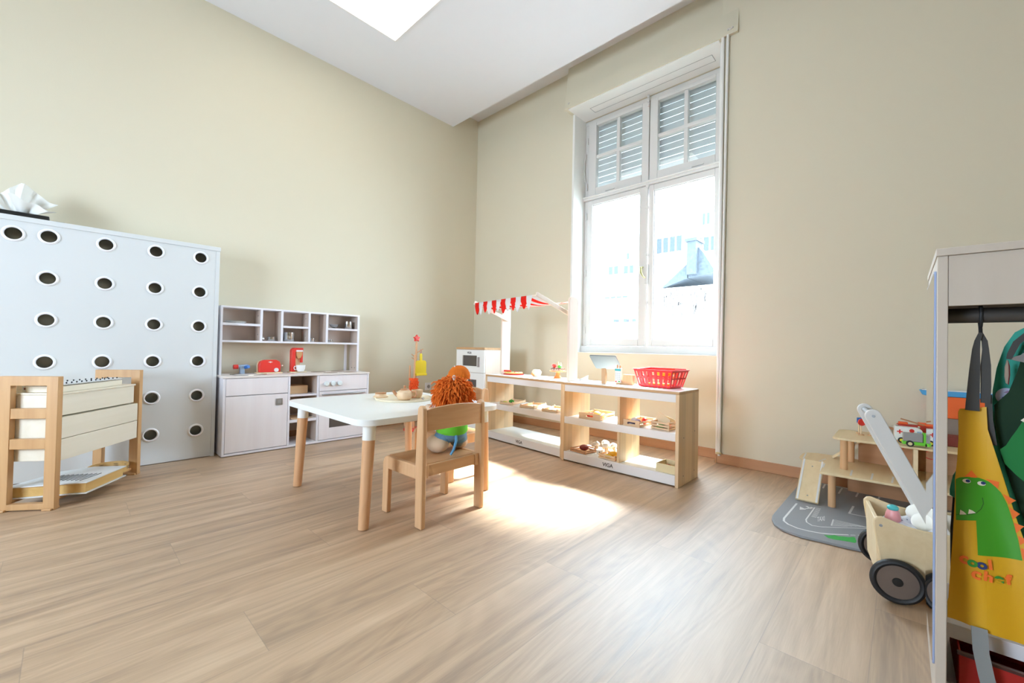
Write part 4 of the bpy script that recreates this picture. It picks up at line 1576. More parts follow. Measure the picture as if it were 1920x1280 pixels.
# ================================================================== goods on the counter units
def crate(label, loc, rotz, w_=.17, l_=.22, h=.045, solid=True, slats=2, m=None, group='small wooden crates on the counter shelves'):
    m = m or M_CRATE
    t = thing('wooden_crate', label, 'crate', loc, rotz, group)
    T_ = .006
    if solid:
        for y in (0, l_ - T_):
            e = MB()
            hw, hz0, hz1 = .030, h * .42, h * .70
            e.box(0, w_, y, y + T_, 0, hz0).box(0, w_, y, y + T_, hz1, h)
            e.box(0, w_ / 2 - hw, y, y + T_, hz0, hz1).box(w_ / 2 + hw, w_, y, y + T_, hz0, hz1)
            e.build('end_panel', m, t)
    else:
        for x in (0, w_ - T_ * 1.4):
            for y in (0, l_ - T_ * 1.4):
                MB().box(x, x + T_ * 1.4, y, y + T_ * 1.4, 0, h).build('corner_post', m, t)
        for y in (-T_ * .5, l_ - T_ * .5):
            for k in range(slats):
                z_ = h * (k + .1) / slats
                MB().box(-.004, w_ + .004, y, y + T_, z_, z_ + h * .62 / slats).build('end_slat', m, t)
    for x in (-.001, w_ - T_ + .001):
        for k in range(slats):
            z_ = h * (k + .1) / slats
            MB().box(x, x + T_, T_, l_ - T_, z_ + .001, z_ + h * .62 / slats + .001).build('side_slat', m, t)
    e = MB()
    for k in range(4):
        x = T_ + (w_ - 2 * T_) * k / 4
        e.box(x + .002, x + (w_ - 2 * T_) / 4 - .002, T_, l_ - T_, 0.001, .005)
    e.build('bottom_slat', m, t)
    return t


def toy_fruit(name, label, cat, m, loc, r, rz_=0, stem=None, group=None):
    t = thing(name, label, cat, loc, rz_, group)
    MB().ball((0, 0, r[2] if isinstance(r, tuple) else r), r, 18).build('flesh', m, t)
    if stem:
        zt = 2 * (r[2] if isinstance(r, tuple) else r)
        MB().cyl((0, 0, zt - .003), (.002, 0, zt + .008), .0025, n=8).build('stalk', stem, t)
    return t


# u1, slatted crates on the middle shelf
for (x, y, lab) in ((.165, .045, 'slatted crate with a green toy vegetable, leftmost on the open middle shelf'),
                    (.435, .045, 'empty slatted crate in the middle of the open middle shelf'),
                    (.700, .045, 'empty slatted crate at the right end of the open middle shelf')):
    p = in_u1(x, y, .3285)
    crate(lab, p, a1 + .30, .135, .235, .030, solid=False, slats=1)
p = in_u1(.205, .150, .3345)
toy_fruit('toy_pea_pod', 'round green toy vegetable in the leftmost slatted crate', 'toy vegetable', M_GREEN, p, (.026, .020, .016), .5, M_LGREEN)
p = in_u1(.190, .085, .3345)
toy_fruit('toy_lime', 'yellow-green toy fruit at the front of the leftmost slatted crate', 'toy fruit', mat('yellow_green', '#b9d23c', .4), p, (.028, .014, .009), .2)

# u2 middle shelf
Z2 = .3285
crate('solid-ended crate of toy fruit, left on the middle shelf under the tablet', (-1.775, 2.645, Z2), .03, .180, .225, .047)
for nm, lab, m, dx, dy, r in (('toy_tomato', 'red toy tomato in the left solid-ended crate', M_RED, .065, .055, (.026, .026, .020)),
                             ('toy_banana', 'yellow toy banana in the left solid-ended crate', M_YEL, .120, .14, (.018, .060, .016)),
                             ('toy_orange', 'orange toy fruit in the left solid-ended crate', M_ORANGE, .095, .045, (.022, .022, .018)),
                             ('toy_lemon', 'pale yellow toy lemon in the left solid-ended crate', mat('pale_yellow', '#eadf8a', .4), .06, .16, (.026, .034, .02))):
    toy_fruit(nm, lab, 'toy fruit', m, (-1.775 + dx, 2.645 + dy, Z2 + .0055), r, .3)
crate('solid-ended crate of toy vegetables just right of the shelf divider', (-1.405, 2.640, Z2), -.10, .125, .215, .044)
for nm, lab, m, dx, dy, r in (('toy_aubergine', 'dark purple toy aubergine behind the hand hole of the crate', mat('aubergine', '#3a2844', .3), .062, .018, (.036, .011, .014)),
                             ('toy_onion', 'white toy onion in the crate right of the divider', mat('onion_white', '#e9e4e2', .4), .050, .075, (.026, .026, .024)),
                             ('toy_turnip', 'lilac toy turnip in the crate right of the divider', mat('lilac', '#b9aac4', .4), .085, .055, (.020, .020, .022)),
                             ('toy_radish', 'red toy radish at the right of the crate by the divider', M_RED, .100, .125, (.020, .030, .024))):
    toy_fruit(nm, lab, 'toy vegetable', m, (-1.405 + dx, 2.640 + dy - .008, Z2 + .0055), r, .3)
crate('taller slatted crate with cream slices standing in it, right on the middle shelf', (-1.225, 2.690, Z2), -.12, .125, .16, .056, solid=False, slats=3)
solo('toy_bread_slice', MB().prism(rrect(-.055, .055, 0, .085, .012), -.003, .003, 'xz'), mat('cream_felt', '#eadcbc', .8), 'cream toy slice leaning out of the tall slatted crate', 'toy slice', (-1.185, 2.755, Z2 + .010), -.2, bevel=.001).rotation_euler = (.1, .42, -.3)
solo('toy_bread_slice', MB().prism(rrect(-.045, .045, 0, .06, .012), -.003, .003, 'xz'), mat('cream_felt', '#eadcbc', .8), 'second cream toy slice lower in the tall slatted crate', 'toy slice', (-1.150, 2.785, Z2 + .010), 0, bevel=.001).rotation_euler = (-.1, .3, -.1)
toy_fruit('toy_cucumber', 'green toy vegetable inside the tall slatted crate', 'toy vegetable', M_GREEN, (-1.175, 2.72, Z2 + .0055), (.034, .014, .012), .1)
toy_fruit('toy_carrot', 'orange toy carrot inside the tall slatted crate', 'toy vegetable', M_ORANGE, (-1.125, 2.745, Z2 + .0055), (.012, .034, .012), 0)

# u2 bottom shelf
Z3 = .0685
M_CRD = wood('crate_wood_dark', '#b4835c', '#c4946b', 'x')
crate('darker low crate with a dark red toy, bottom left of the right counter', (-1.850, 2.655, Z3), -.12, .145, .15, .030, solid=False, slats=2, m=M_CRD)
toy_fruit('toy_beetroot', 'dark red toy beetroot in the darker low crate', 'toy vegetable', mat('beet_red', '#7e2b26', .5), (-1.775, 2.725, Z3 + .0055), (.036, .036, .022), 0)
crate('low crate with yellow toys, bottom shelf beside the divider', (-1.592, 2.640, Z3), -.05, .13, .12, .036, solid=False, slats=2)
toy_fruit('toy_corn', 'orange-yellow toy corn in the low crate beside the divider', 'toy vegetable', mat('corn_yellow', '#e4a822', .4), (-1.515, 2.71, Z3 + .0055), (.034, .020, .022), .5)
toy_fruit('toy_pepper', 'bright yellow toy pepper in the low crate beside the divider', 'toy vegetable', M_YEL, (-1.535, 2.668, Z3 + .0055), (.030, .014, .012), .1)
M_GARL = mat('garlic_white', '#ece6df', .4)
M_GARB = wood('garlic_base', '#d8b28c', '#e2c19d', 'z')
for i, (x, y, z_, tx, ty, lab) in enumerate(((-1.700, 2.775, .042, -.5, -.2, 'tipped toy mushroom left of the white heap on the bottom shelf'),
                                       (-1.665, 2.845, .046, .2, .3, 'upright toy mushroom at the back of the white heap'),
                                       (-1.625, 2.800, .040, .1, .0, 'white toy mushroom in the middle of the heap'),
                                       (-1.580, 2.830, .040, .9, .2, 'toy mushroom lying with its open end to the right'))):
    q = thing('toy_mushroom', lab, 'toy mushroom', (x, y, Z3 + z_), 0, 'white toy mushrooms on the bottom shelf')
    q.rotation_euler = (ty, tx, i)
    MB().lathe([(.010, 0), (.030, .004), (.033, .016), (.024, .032), (0, .038)], n=22).build('cap', M_GARL, q)
    MB().lathe([(0, -.034), (.013, -.032), (.014, -.01), (.011, .004), (0, .004)], n=18).build('stem', M_GARB, q)
jr = thing('toy_cupcake_case', 'ribbed pale cup with a dark dot under the mushrooms', 'toy cup', (-1.652, 2.745, Z3), 0)
gl = MB()
n = 36
prof = []
ring0, ring1 = [], []
for k in range(n):
    a = 2 * PI * k / n
    rr = .024 * (1 + (.05 if k % 2 else -.03))
    ring0.append(gl.bm.verts.new((rr * .85 * math.cos(a), rr * .85 * math.sin(a), 0)))
    ring1.append(gl.bm.verts.new((rr * math.cos(a), rr * math.sin(a), .030)))
gl.bm.faces.new(ring0[::-1])
gl.bm.faces.new(ring1)
for k in range(n):
    gl.bm.faces.new((ring0[k], ring0[(k + 1) % n], ring1[(k + 1) % n], ring1[k]))
gl.build('case', M_GARL, jr, smooth=False)
MB().ball((.012, -.020, .014), .0055, 8).build('dot', M_BLACK, jr)
bxF = thing('open_wooden_box', 'cream open-topped box at the right end of the bottom shelf', 'box', (-1.165, 2.635, Z3), -.04)
MB().box(0, .130, 0, .006, 0, .054).box(0, .130, .134, .14, 0, .054).box(0, .006, .006, .134, 0, .054).box(.124, .130, .006, .134, 0, .054).box(.006, .124, .006, .134, 0, .005).build('walls', mat('cream_card', '#d9c9a0', .6), bxF, bevel=.001)
toy_fruit('toy_fig', 'reddish brown toy in the cream open-topped box', 'toy fruit', mat('brick_red', '#8f3f26', .6), (-1.11, 2.70, Z3 + .0055), (.026, .022, .018))

# on top of the counters
CT = .5955
pz = thing('toy_pizza', 'toy pizza on a red plate on the left counter', 'toy pizza', (-2.690, 2.900, CT), .3)
MB().lathe([(0, 0), (.094, 0), (.100, .006), (.094, .009), (0, .009)], n=44).build('plate', M_RED, pz)
MB().lathe([(0, .009), (.084, .009), (.089, .016), (.084, .024), (0, .022)], n=44).build('crust', mat('crust', '#ecca7c', .6), pz)
for k in range(9):
    a = k * 2.4
    r_ = .018 + .0062 * k
    MB().lathe([(0, 0), (.013, 0), (.013, .004), (0, .005)], (r_ * math.cos(a), r_ * math.sin(a), .0225), 14).build('topping', [M_RED, M_LGREEN, M_WHITE][k % 3], pz)
solo('toy_pizza_cutter', MB().box(-.035, .035, -.012, .012, 0, .016).cyl((.03, 0, .006), (.042, 0, .006), .01), M_RED, 'small red handle lying on the toy pizza', 'pizza cutter', (-2.745, 2.870, CT + .0245), .1, bevel=.003)
bn = thing('toy_bread_roll', 'round pale toy roll with an orange side on the left counter', 'toy roll', (-2.395, 2.885, CT), 0)
MB().lathe([(0, 0), (.026, .0), (.034, .012), (.043, .028), (.044, .044), (.030, .060), (.0, .064)], n=26).build('dough', mat('roll_cream', '#f0dcc0', .5), bn)
MB().ball((-.012, -.016, .024), (.029, .028, .0225), 16).build('orange_side', mat('peach', '#f0a25c', .5), bn)
ck = thing('toy_cake_stand', 'orange toy cake stand with a chocolate cake and fruit on the left counter', 'cake stand', (-2.165, 2.895, CT), 0)
MB().lathe([(0, 0), (.036, 0), (.034, .006), (.020, .022), (.016, .045), (.020, .052), (.070, .056), (.072, .062), (0, .062)], n=36).build('stand', mat('stand_orange', '#f08a50', .4), ck)
MB().lathe([(0, .062), (.052, .062), (.054, .068), (.054, .078), (.050, .082), (0, .082)], n=36).build('cake', mat('vanilla', '#ecd9c8', .6), ck)
dc = MB()
for k in range(16):
    a = 2 * PI * k / 16
    dc.cyl((.0545 * math.cos(a), .0545 * math.sin(a), .083), (.0545 * math.cos(a), .0545 * math.sin(a), .070 + .006 * (k % 2)), .007, .003, 8)
dc.lathe([(0, .080), (.054, .080), (.055, .084), (0, .086)], n=30)
dc.build('chocolate_icing', mat('chocolate', '#5a2f26', .4), ck)
st_ = MB().lathe([(0, 0), (.010, .006), (.019, .022), (.016, .034), (0, .036)], (-.012, -.034, .085), 18)
st_.build('strawberry', M_RED, ck)
MB().lathe([(0, 0), (.010, .006), (.018, .020), (.014, .032), (0, .034)], (-.038, -.012, .085), 18).build('strawberry', M_PINK, ck)
MB().ball((.034, -.020, .100), (.020, .016, .014), 14).build('kiwi_slice', M_GREEN, ck)
MB().cyl((.004, .0, .084), (.004, 0, .125), .008, n=12).cyl((.022, .01, .084), (.022, .01, .120), .007, n=12).build('candle', mat('candle_cream', '#f4e6cf', .5), ck)
for x_, y_, z_ in ((.004, 0, .1245), (.022, .01, .1195)):
    MB().lathe([(0, 0), (.0055, .004), (.0, .016)], (x_, y_, z_), 12).build('flame', M_YEL, ck)

sc2 = thing('toy_scoop', 'small white scoop with a dark curved edge, left of the tablet', 'scoop', (-1.835, 2.80, CT), .4)
MB().grid(lambda u, v: Vector((-.03 + .06 * v, -.028 + .056 * u, .004 + .030 * (2 * abs(u - .5)) ** 2 * (.4 + .6 * v) + .014 * v)), 14, 6, .002).build('bowl', M_WHITE2, sc2)
MB().tube([(-.031, -.028, .016), (-.032, -.014, .006), (-.032, .0, .004), (-.032, .014, .006), (-.031, .028, .016)], .0028, 8).build('edge', M_DGREY, sc2)

tbt = thing('toy_tablet_till', 'grey tablet on a wooden post, its back to the room, on the right counter', 'toy till', (-1.625, 2.745, CT), .08)
MB().prism([(-.012, 0), (.022, 0), (.020, .075), (.008, .105), (-.004, .115), (-.012, .112)], -.016, .016, 'yz').build('post', M_BEECH, tbt, bevel=.003)
MT = frame_M((-.010, .045, .158), (1, 0, 0), (0, -.72, .62))
tt = MB().prism(rrect(-.108, .108, -.078, .078, .010, 4), -.004, .004, 'xy').xform(MT)
scr = tt.build('tablet', mat('tablet_grey', '#646c70', .45), tbt, bevel=.001)
MB().prism(rrect(-.098, .098, -.068, .068, .006, 4), -.0052, -.0042, 'xy').xform(MT).build('screen', M_DGREY, scr)

rd = thing('toy_card_reader', 'white toy card reader with a teal band in a wooden holder beside the red basket', 'card reader', (-1.49, 2.815, CT), -.05)
MB().prism([(-.070, 0), (.072, 0), (.072, .074), (-.006, .074), (-.010, .050), (-.018, .030), (-.070, .030)], -.014, .014, 'xz').build('holder', M_BEECH, rd, bevel=.002)
MB().box(-.064, -.016, -.034, -.0145, .010, .118).build('reader', M_WHITE2, rd, bevel=.002)
MB().box(-.0645, -.0155, -.0350, -.0340, .098, .112).build('band', M_TEAL, rd)
MB().box(-.052, -.045, -.030, -.020, .118, .142).box(-.032, -.022, -.030, -.018, .118, .140).build('card', M_CRD, rd, bevel=.001)
kb = MB()
for i in range(3):
    for j in range(4):
        kb.box(-.058 + .014 * i, -.050 + .014 * i, -.0355, -.0340, .034 + .014 * j, .042 + .014 * j)
kb.build('key', mat('key_grey', '#d4d6d6', .5), rd)
MB().box(-.060, -.048, -.0355, -.0340, .016, .024).build('red_key', M_RED, rd)
MB().box(-.034, -.022, -.0355, -.0340, .016, .024).build('green_key', M_GREEN, rd)
solo('toy_block', MB().prism(rrect(-.035, .035, 0, .075, .008), -.012, .012, 'xz'), mat('pale_pink', '#ecc6d4', .6), 'small pale pink toy block behind the red basket', 'toy block', (-1.395, 2.90, CT), -.2, bevel=.004)

# red shopping basket
bk = thing('shopping_basket', 'red plastic shopping basket at the right end of the counter', 'basket', (-1.228, 2.835, CT), -.12)


def bpt(u, v, t):      # t 0 bottom .. 1 top
    hx = .118 + .030 * t
    hy = .082 + .026 * t
    return Vector((u * hx, v * hy, .004 + .118 * t))


wl_ = MB()
TT = .0028


def wall_bits(axis, sgn, n_):
    def P(a, t):
        return bpt(a, sgn, t) if axis == 'x' else bpt(sgn, a, t)
    nr = (Vector((0, sgn, 0)) if axis == 'x' else Vector((sgn, 0, 0)))

    def quad(a0, a1, t0, t1):
        p = [P(a0, t0), P(a1, t0), P(a1, t1), P(a0, t1)]
        q = [x - nr * TT for x in p]
        v = [wl_.bm.verts.new(x) for x in p + q]
        for f in ((0, 1, 2, 3), (7, 6, 5, 4), (0, 4, 5, 1), (1, 5, 6, 2), (2, 6, 7, 3), (3, 7, 4, 0)):
            wl_.bm.faces.new([v[i] for i in f])
    for t0, t1 in ((0, .12), (.48, .58), (.88, 1)):
        quad(-1, 1, t0, t1)
    for k in range(n_ + 1):
        a = -1 + 2 * k / n_
        hw = .075 if axis == 'x' else .10
        quad(max(-1, a - hw), min(1, a + hw), .12, .88)


wall_bits('x', -1, 7)
wall_bits('x', 1, 7)
wall_bits('y', -1, 5)
wall_bits('y', 1, 5)
wl_.box(-.116, .116, -.080, .080, .004, .008)
for k in range(7):
    x = -.10 + .2 * k / 6
    wl_.box(x - .006, x + .006, -.083, .083, 0, .004)
wl_.build('basket_body', M_REDP, bk, smooth=False)
rim = MB()
rim.prism(rrect(-.156, .156, -.116, .116, .02, 5), .119, .124, 'xy')
rimo = rim.build('rim', M_REDP, bk)
# cut the rim open by building it as a loop
bpy.data.objects.remove(rimo)
rim = MB()
o_, i_ = rrect(-.158, .158, -.118, .118, .022, 5), rrect(-.144, .144, -.105, .105, .016, 5)
for z_ in (.119, .124):
    pass
vo = [[rim.bm.verts.new((a, b, z_)) for a, b in o_] for z_ in (.119, .124)]
vi = [[rim.bm.verts.new((a, b, z_)) for a, b in i_] for z_ in (.119, .124)]
nn = len(o_)
for k in range(nn):
    j = (k + 1) % nn
    rim.bm.faces.new((vo[0][k], vo[0][j], vo[1][j], vo[1][k]))
    rim.bm.faces.new((vi[0][j], vi[0][k], vi[1][k], vi[1][j]))
    rim.bm.faces.new((vo[1][k], vo[1][j], vi[1][j], vi[1][k]))
    rim.bm.faces.new((vo[0][j], vo[0][k], vi[0][k], vi[0][j]))
rim.build('rim', M_REDP, bk)
MB().tube([(-.135, -.09, .121), (-.135, .085, .1275), (.02, .095, .128), (.135, .085, .1275), (.135, -.06, .1275)], .005, 8).build('handle', M_REDP, bk)
solo('toy_food_packet', MB().prism(rrect(-.07, .07, -.04, .04, .01), 0, .018, 'xy'), mat('packet_orange', '#f0b02c', .4), 'flat orange-yellow packet inside the red basket', 'packet', (-1.24, 2.84, CT + .0085), .2, bevel=.003)
solo('toy_banana', MB().tube([(-.07, 0, .02), (-.03, -.018, .016), (.03, -.018, .016), (.075, .0, .022)], [.006, .014, .014, .005], 12), M_YEL, 'yellow toy banana lying near the rim of the red basket', 'toy fruit', (-1.21, 2.855, CT + .080), .1).rotation_euler = (.2, 0, .1)

# ================================================================== toy garage by the window wall
M_MAT = mat('road_grey', '#8d9095', .45, var=.03)
M_LINE = mat('road_white', '#dfe0e0', .5)
ga = thing('toy_garage', 'wooden two-deck toy garage with ramp on a grey printed road board', 'toy garage', (-.1, 2.9, 0))
mat_poly = [(-.485, 2.56), (-.484, 2.50), (-.477, 2.455), (-.455, 2.395), (-.423, 2.357), (-.385, 2.336), (-.33, 2.326), (-.261, 2.336), (-.168, 2.344), (-.072, 2.366), (.36, 2.41), (.36, 3.325), (.10, 3.325), (.10, 3.375), (-.40, 3.37), (-.455, 3.345), (-.478, 3.29)]
MB().prism(mat_poly, .001, .012, 'xy').build('road_board', M_MAT, ga, world=True, bevel=.002)


def stripe(pts, w_, z_=.0124, closed=False):
    m = MB()
    for i_, (a, b) in enumerate(zip(pts[:-1], pts[1:])):
        zz = z_ + .00006 * (i_ % 5)
        a, b = Vector((*a, zz)), Vector((*b, zz))
        d_ = (b - a).normalized()
        n_ = Vector((-d_.y, d_.x, 0)) * w_ / 2
        e_ = d_ * w_ * .3
        v = [m.bm.verts.new(p) for p in (a - n_ - e_, b - n_ + e_, b + n_ + e_, a + n_ - e_)]
        m.bm.faces.new(v)
    return m


outer = [(-0.425, 2.802), (-0.433, 2.506), (-0.427, 2.466), (-0.404, 2.434), (-0.362, 2.412), (-0.320, 2.413), (-0.271, 2.427), (-0.234, 2.451), (-0.179, 2.498)]
inner = [(-0.343, 2.803), (-0.350, 2.569), (-0.342, 2.531), (-0.316, 2.502), (-0.281, 2.516), (-0.234, 2.556), (-0.102, 2.673)]
ml = stripe(outer, .009)
ml.bm.from_mesh(stripe(inner, .006).build('t1', M_LINE, None, smooth=False).data)
bpy.data.objects.remove(bpy.data.objects['t1'])


def addm(m, other):
    me_ = bpy.data.meshes.new('t')
    other.bm.to_mesh(me_)
    other.bm.free()
    m.bm.from_mesh(me_)
    bpy.data.meshes.remove(me_)


for k in range(9):
    t = k / 9
    a = Vector((-.340 + .012 * 0, 2.80 - .008 * 0, 0))
    addm(ml, stripe([(-.335, 2.80 - .24 * 0 + -.02 * k + .0), (-.318, 2.80 - .02 * k)], .006))
for k in range(4):
    t = k / 4
    x0, y0 = -.170 + .075 * t * 1.4, 2.505 + .065 * t * 1.4
    addm(ml, stripe([(x0, y0), (x0 + .015, y0 + .012)], .005))
h0, h1, h2 = Vector((-.250, 2.672)), Vector((-.248, 2.572)), Vector((-.102, 2.679))
for k in range(8):
    t = k / 7
    p = h0.lerp(h1, t)
    addm(ml, stripe([tuple(p), tuple(p.lerp(h2, .25 + .75 * (1 - abs(t - .2))))], .0035))
addm(ml, stripe([tuple(h0), tuple(h1)], .006))
addm(ml, stripe([(-0.192, 2.987), (-0.199, 2.835), (-0.109, 2.842), (-0.109, 2.980)], .010))
for a, b in (((-.270, 3.332), (-.274, 3.190)), ((-.188, 3.349), (-.194, 3.194)), ((-.357, 3.35), (-.356, 3.242)), ((-.357, 3.345), (-.20, 3.35)), ((-.09, 3.35), (-.10, 3.19))):
    addm(ml, stripe([a, b], .009))
addm(ml, stripe([(-.12, 2.42), (-.05, 2.45)], .006))
# arrow
for tri in ([(-.397, 2.705), (-.404, 2.760), (-.372, 2.735)], [(-.385, 2.728), (-.378, 2.735), (-.345, 2.790), (-.358, 2.798)], [(-.36, 2.76), (-.352, 2.768), (-.375, 2.80), (-.384, 2.793)]):
    v = [ml.bm.verts.new((a, b, .0124)) for a, b in tri]
    ml.bm.faces.new(v)
ml.build('road_marking', M_LINE, ga, world=True, smooth=False)
text_mesh('TAXI', .085, M_LINE, 'road_lettering', ga, Matrix(((.517 * .30, -.11 * 1.2, 0, -.296), (.856 * .30, .99 * 1.2, 0, 2.632), (0, 0, 1, .0126), (0, 0, 0, 1))), bold=.001, spacing=.9, extrude=.0001)
tree = [(-0.260, 2.415), (-0.242, 2.424), (-0.224, 2.448), (-0.210, 2.446), (-0.195, 2.458), (-0.175, 2.468), (-0.159, 2.489), (-0.150, 2.482), (-0.153, 2.47), (-0.147, 2.458), (-.145, 2.43), (-0.150, 2.414), (-.165, 2.412), (-0.186, 2.405), (-.2, 2.40), (-0.218, 2.391), (-0.242, 2.390)]
MB().prism(tree, .0121, .0126, 'xy').build('printed_tree', mat('print_green', '#35a04a', .5), ga, world=True, smooth=False)
low = [(-.325, 2.828), (.34, 2.86), (.34, 3.325), (-.40, 3.345), (-.444, 3.317), (-.466, 3.27), (-.467, 3.154), (-.455, 3.115), (-.437, 3.092), (-.334, 3.085)]
lowd = MB().prism(low, .193, .205, 'xy').build('lower_deck', M_PLYY, ga, world=True, bevel=.002)
dm = MB()
for a, b in (((-.200, 3.004), (-.197, 2.867)), ((-.113, 3.007), (-.113, 2.858)), ((-.031, 3.010), (-.034, 2.864)), ((.05, 3.01), (.05, 2.87)), ((-.45, 3.28), (-.44, 3.11)), ((-.33, 3.06), (-.325, 2.95)), ((-.36, 3.10), (-.34, 3.20))):
    addm(dm, stripe([a, b], .008, .2054))
dm.build('parking_line', M_LINE, lowd, world=True, smooth=False)
rp = MB()
rp.bar((-.387, 2.858, .0205), (-.387, 3.092, .199), .012, .106, side=(0, 0, 1))
rmp = rp.build('ramp', M_PLYY, ga, world=True, bevel=.001)
rl_ = MB()
for x in (-.431, -.343):
    rl_.bar((x, 2.853, .0262), (x, 3.092, .2083), .0008, .009, side=(0, 0, 1))
rl_.build('ramp_line', M_LINE, rmp, world=True, smooth=False)
rs = MB()
for f in (.12, .85):
    y_, z_ = 2.858 + .234 * f, .0205 + .1785 * f
    rs.cyl((-.387, y_ - .004, z_ + .0058), (-.387, y_ - .0045, z_ + .0068), .004, n=8)
rs.build('screw', M_GREYMET, rmp, world=True)
up = [(-.286, 2.985), (-.262, 2.962), (-.20, 2.958), (.33, 2.99), (.33, 3.325), (-.26, 3.32), (-.285, 3.29)]
MB().prism(up, .370, .382, 'xy').build('upper_deck', M_PLYY, ga, world=True, bevel=.002)
for (x, y, z0, z1) in ((-.278, 2.890, .0125, .1925), (.30, 2.92, .0125, .1925), (-.236, 2.998, .2055, .3695), (-.222, 3.235, .2055, .3695), (.29, 3.03, .2055, .3695)):
    MB().cyl((x, y, z0), (x, y, z1), .0175, n=24).build('pillar', M_BEECH, ga, world=True)
MB().box(.045, .062, 2.975, 3.30, .2055, .3695).build('upright_panel', M_PLY, ga, world=True)
MB().box(-.19, .32, 3.285, 3.297, .2055, .3695).build('back_panel', wood('rear_beech', '#b98a62', '#c69870', 'x'), ga, world=True)
MB().box(-.24, .32, 3.30, 3.312, .0125, .1925).build('lower_back_panel', M_CRD, ga, world=True)
MB().bar((-.31, 3.265, .212), (-.145, 3.265, .362), .010, .05, side=(0, 0, 1)).build('inner_ramp', M_PLY, ga, world=True)
lg_ = MB()
cc = []
for k in range(17):
    a = .8 + 4.9 * k / 16
    cc.append((-.01 + .030 * math.cos(a), 3.283, .300 + .022 * math.sin(a)))
lg_.tube(cc, .0022, 6)
lg_.build('red_line_mark', M_RED, ga, world=True)

UD = .3825


def sign(label, x, y, h, head, m):
    t = thing('toy_road_sign', label, 'toy sign', (x, y, UD), .6, 'small road signs on the upper deck')
    MB().cyl((0, 0, 0), (0, 0, .006), .014, n=16).build('base', M_BEECH, t)
    MB().cyl((0, 0, .006), (0, 0, h), .0035, n=8).build('stick', M_PLY, t)
    if head == 'round':
        MB().cyl((0, -.0095, h), (0, -.0037, h), .020, n=24).build('disc', m, t)
    elif head == 'square':
        MB().box(-.014, .014, -.0085, -.0037, h - .014, h + .016).build('board', m, t)
    return t


sign('red round toy road sign on the left end of the upper deck', -.172, 3.165, .075, 'round', M_RED)
sign('blue square toy road sign just behind the red round one', -.185, 3.225, .078, 'square', M_BLUE)
sign('bare stick of a toy sign hidden beside the white pram arm', -.132, 3.185, .062, '', M_RED)


def wheels(t, xs, ys, r, wd, m_h):
    for x in xs:
        for y, s_ in ys:
            q = MB().lathe([(0, -wd / 2), (r * .9, -wd / 2), (r, -wd / 4), (r, wd / 4), (r * .9, wd / 2), (0, wd / 2)], n=22, M=Matrix.Rotation(PI / 2, 4, 'X')).xform(Matrix.Translation((x, y, r)))
            w_ = q.build('wheel', M_RUBBER, t)
            MB().cyl((x, y + s_ * wd / 2, r), (x, y + s_ * (wd / 2 + .001), r), r * .55, n=16).build('hub', m_h, w_)


gt = thing('toy_truck', 'lime green toy truck with a grey load box on the upper deck', 'toy truck', (.002, 2.985, UD), .12)
MB().box(0, .125, -.020, .020, .010, .026).prism([(.078, .024), (.120, .024), (.120, .050), (.112, .072), (.078, .074)], -.020, .020, 'xz').build('body', M_LGREEN, gt, bevel=.002)
MB().box(.004, .076, -.019, .019, .0265, .068).build('load_box', M_GREY, gt, bevel=.002)
MB().box(.090, .108, -.0206, -.0200, .050, .064).build('side_window', M_BLACK, gt)
wheels(gt, (.028, .100), ((-.019, -1), (.019, 1)), .0155, .010, mat('hub_cream', '#d8d4a2', .4))
am = thing('toy_ambulance', 'white toy ambulance with red cross behind the green truck', 'toy ambulance', (-.030, 3.085, UD), .10)
MB().prism([(0, .012), (.120, .012), (.122, .045), (.105, .078), (.09, .084), (0, .086)], -.022, .022, 'xz').build('body', M_WHITE2, am, bevel=.003)
MB().box(.018, .024, -.0228, -.0222, .048, .070).box(.010, .032, -.0228, -.0222, .056, .062).cyl((.068, -.0228, .068), (.068, -.0222, .068), .010, n=14).build('red_mark', M_RED, am)
MB().box(.088, .105, -.0228, -.0222, .055, .068).build('side_window', M_LBLUE, am)
MB().ball((.012, 0, .088), .006, 8).ball((.098, 0, .088), .006, 8).build('beacon', M_CHROME, am)
wheels(am, (.028, .098), ((-.022, -1), (.022, 1)), .0145, .008, M_YEL)
ft_ = thing('toy_fire_engine', 'red toy fire engine with a beige ladder behind the ambulance', 'toy fire engine', (-.02, 3.19, UD), .08)
MB().box(0, .13, -.022, .022, .010, .086).build('body', mat('deep_red', '#b23324', .4), ft_, bevel=.003)
MB().box(.006, .045, -.018, .018, .086, .098).box(.085, .125, -.018, .018, .086, .102).build('roof_lights', M_ORANGE, ft_, bevel=.003)
MB().bar((.015, -.014, .116), (.11, -.014, .090), .007, .012, side=(0, 0, 1)).build('ladder', M_TEAD, ft_)
wheels(ft_, (.028, .10), ((-.022, -1), (.022, 1)), .0145, .008, M_YEL)
ar = thing('toy_bridge', 'orange toy arch with a wooden beam left of the ambulance', 'toy arch', (-.100, 3.255, UD), .05)
MB().box(0, .020, -.012, .012, 0, .045).cyl((.010, -.012, .045), (.010, .012, .045), .010, n=16).build('post', M_ORANGE, ar)
MB().box(.075, .092, -.012, .012, 0, .045).build('post', mat('pale_yellow', '#eadf8a', .4), ar)
MB().prism([(.012, .044), (.03, .052), (.05, .054), (.088, .046), (.088, .034), (.05, .042), (.03, .042), (.012, .034)], -.008, .008, 'xz').build('beam', M_TEAD, ar)

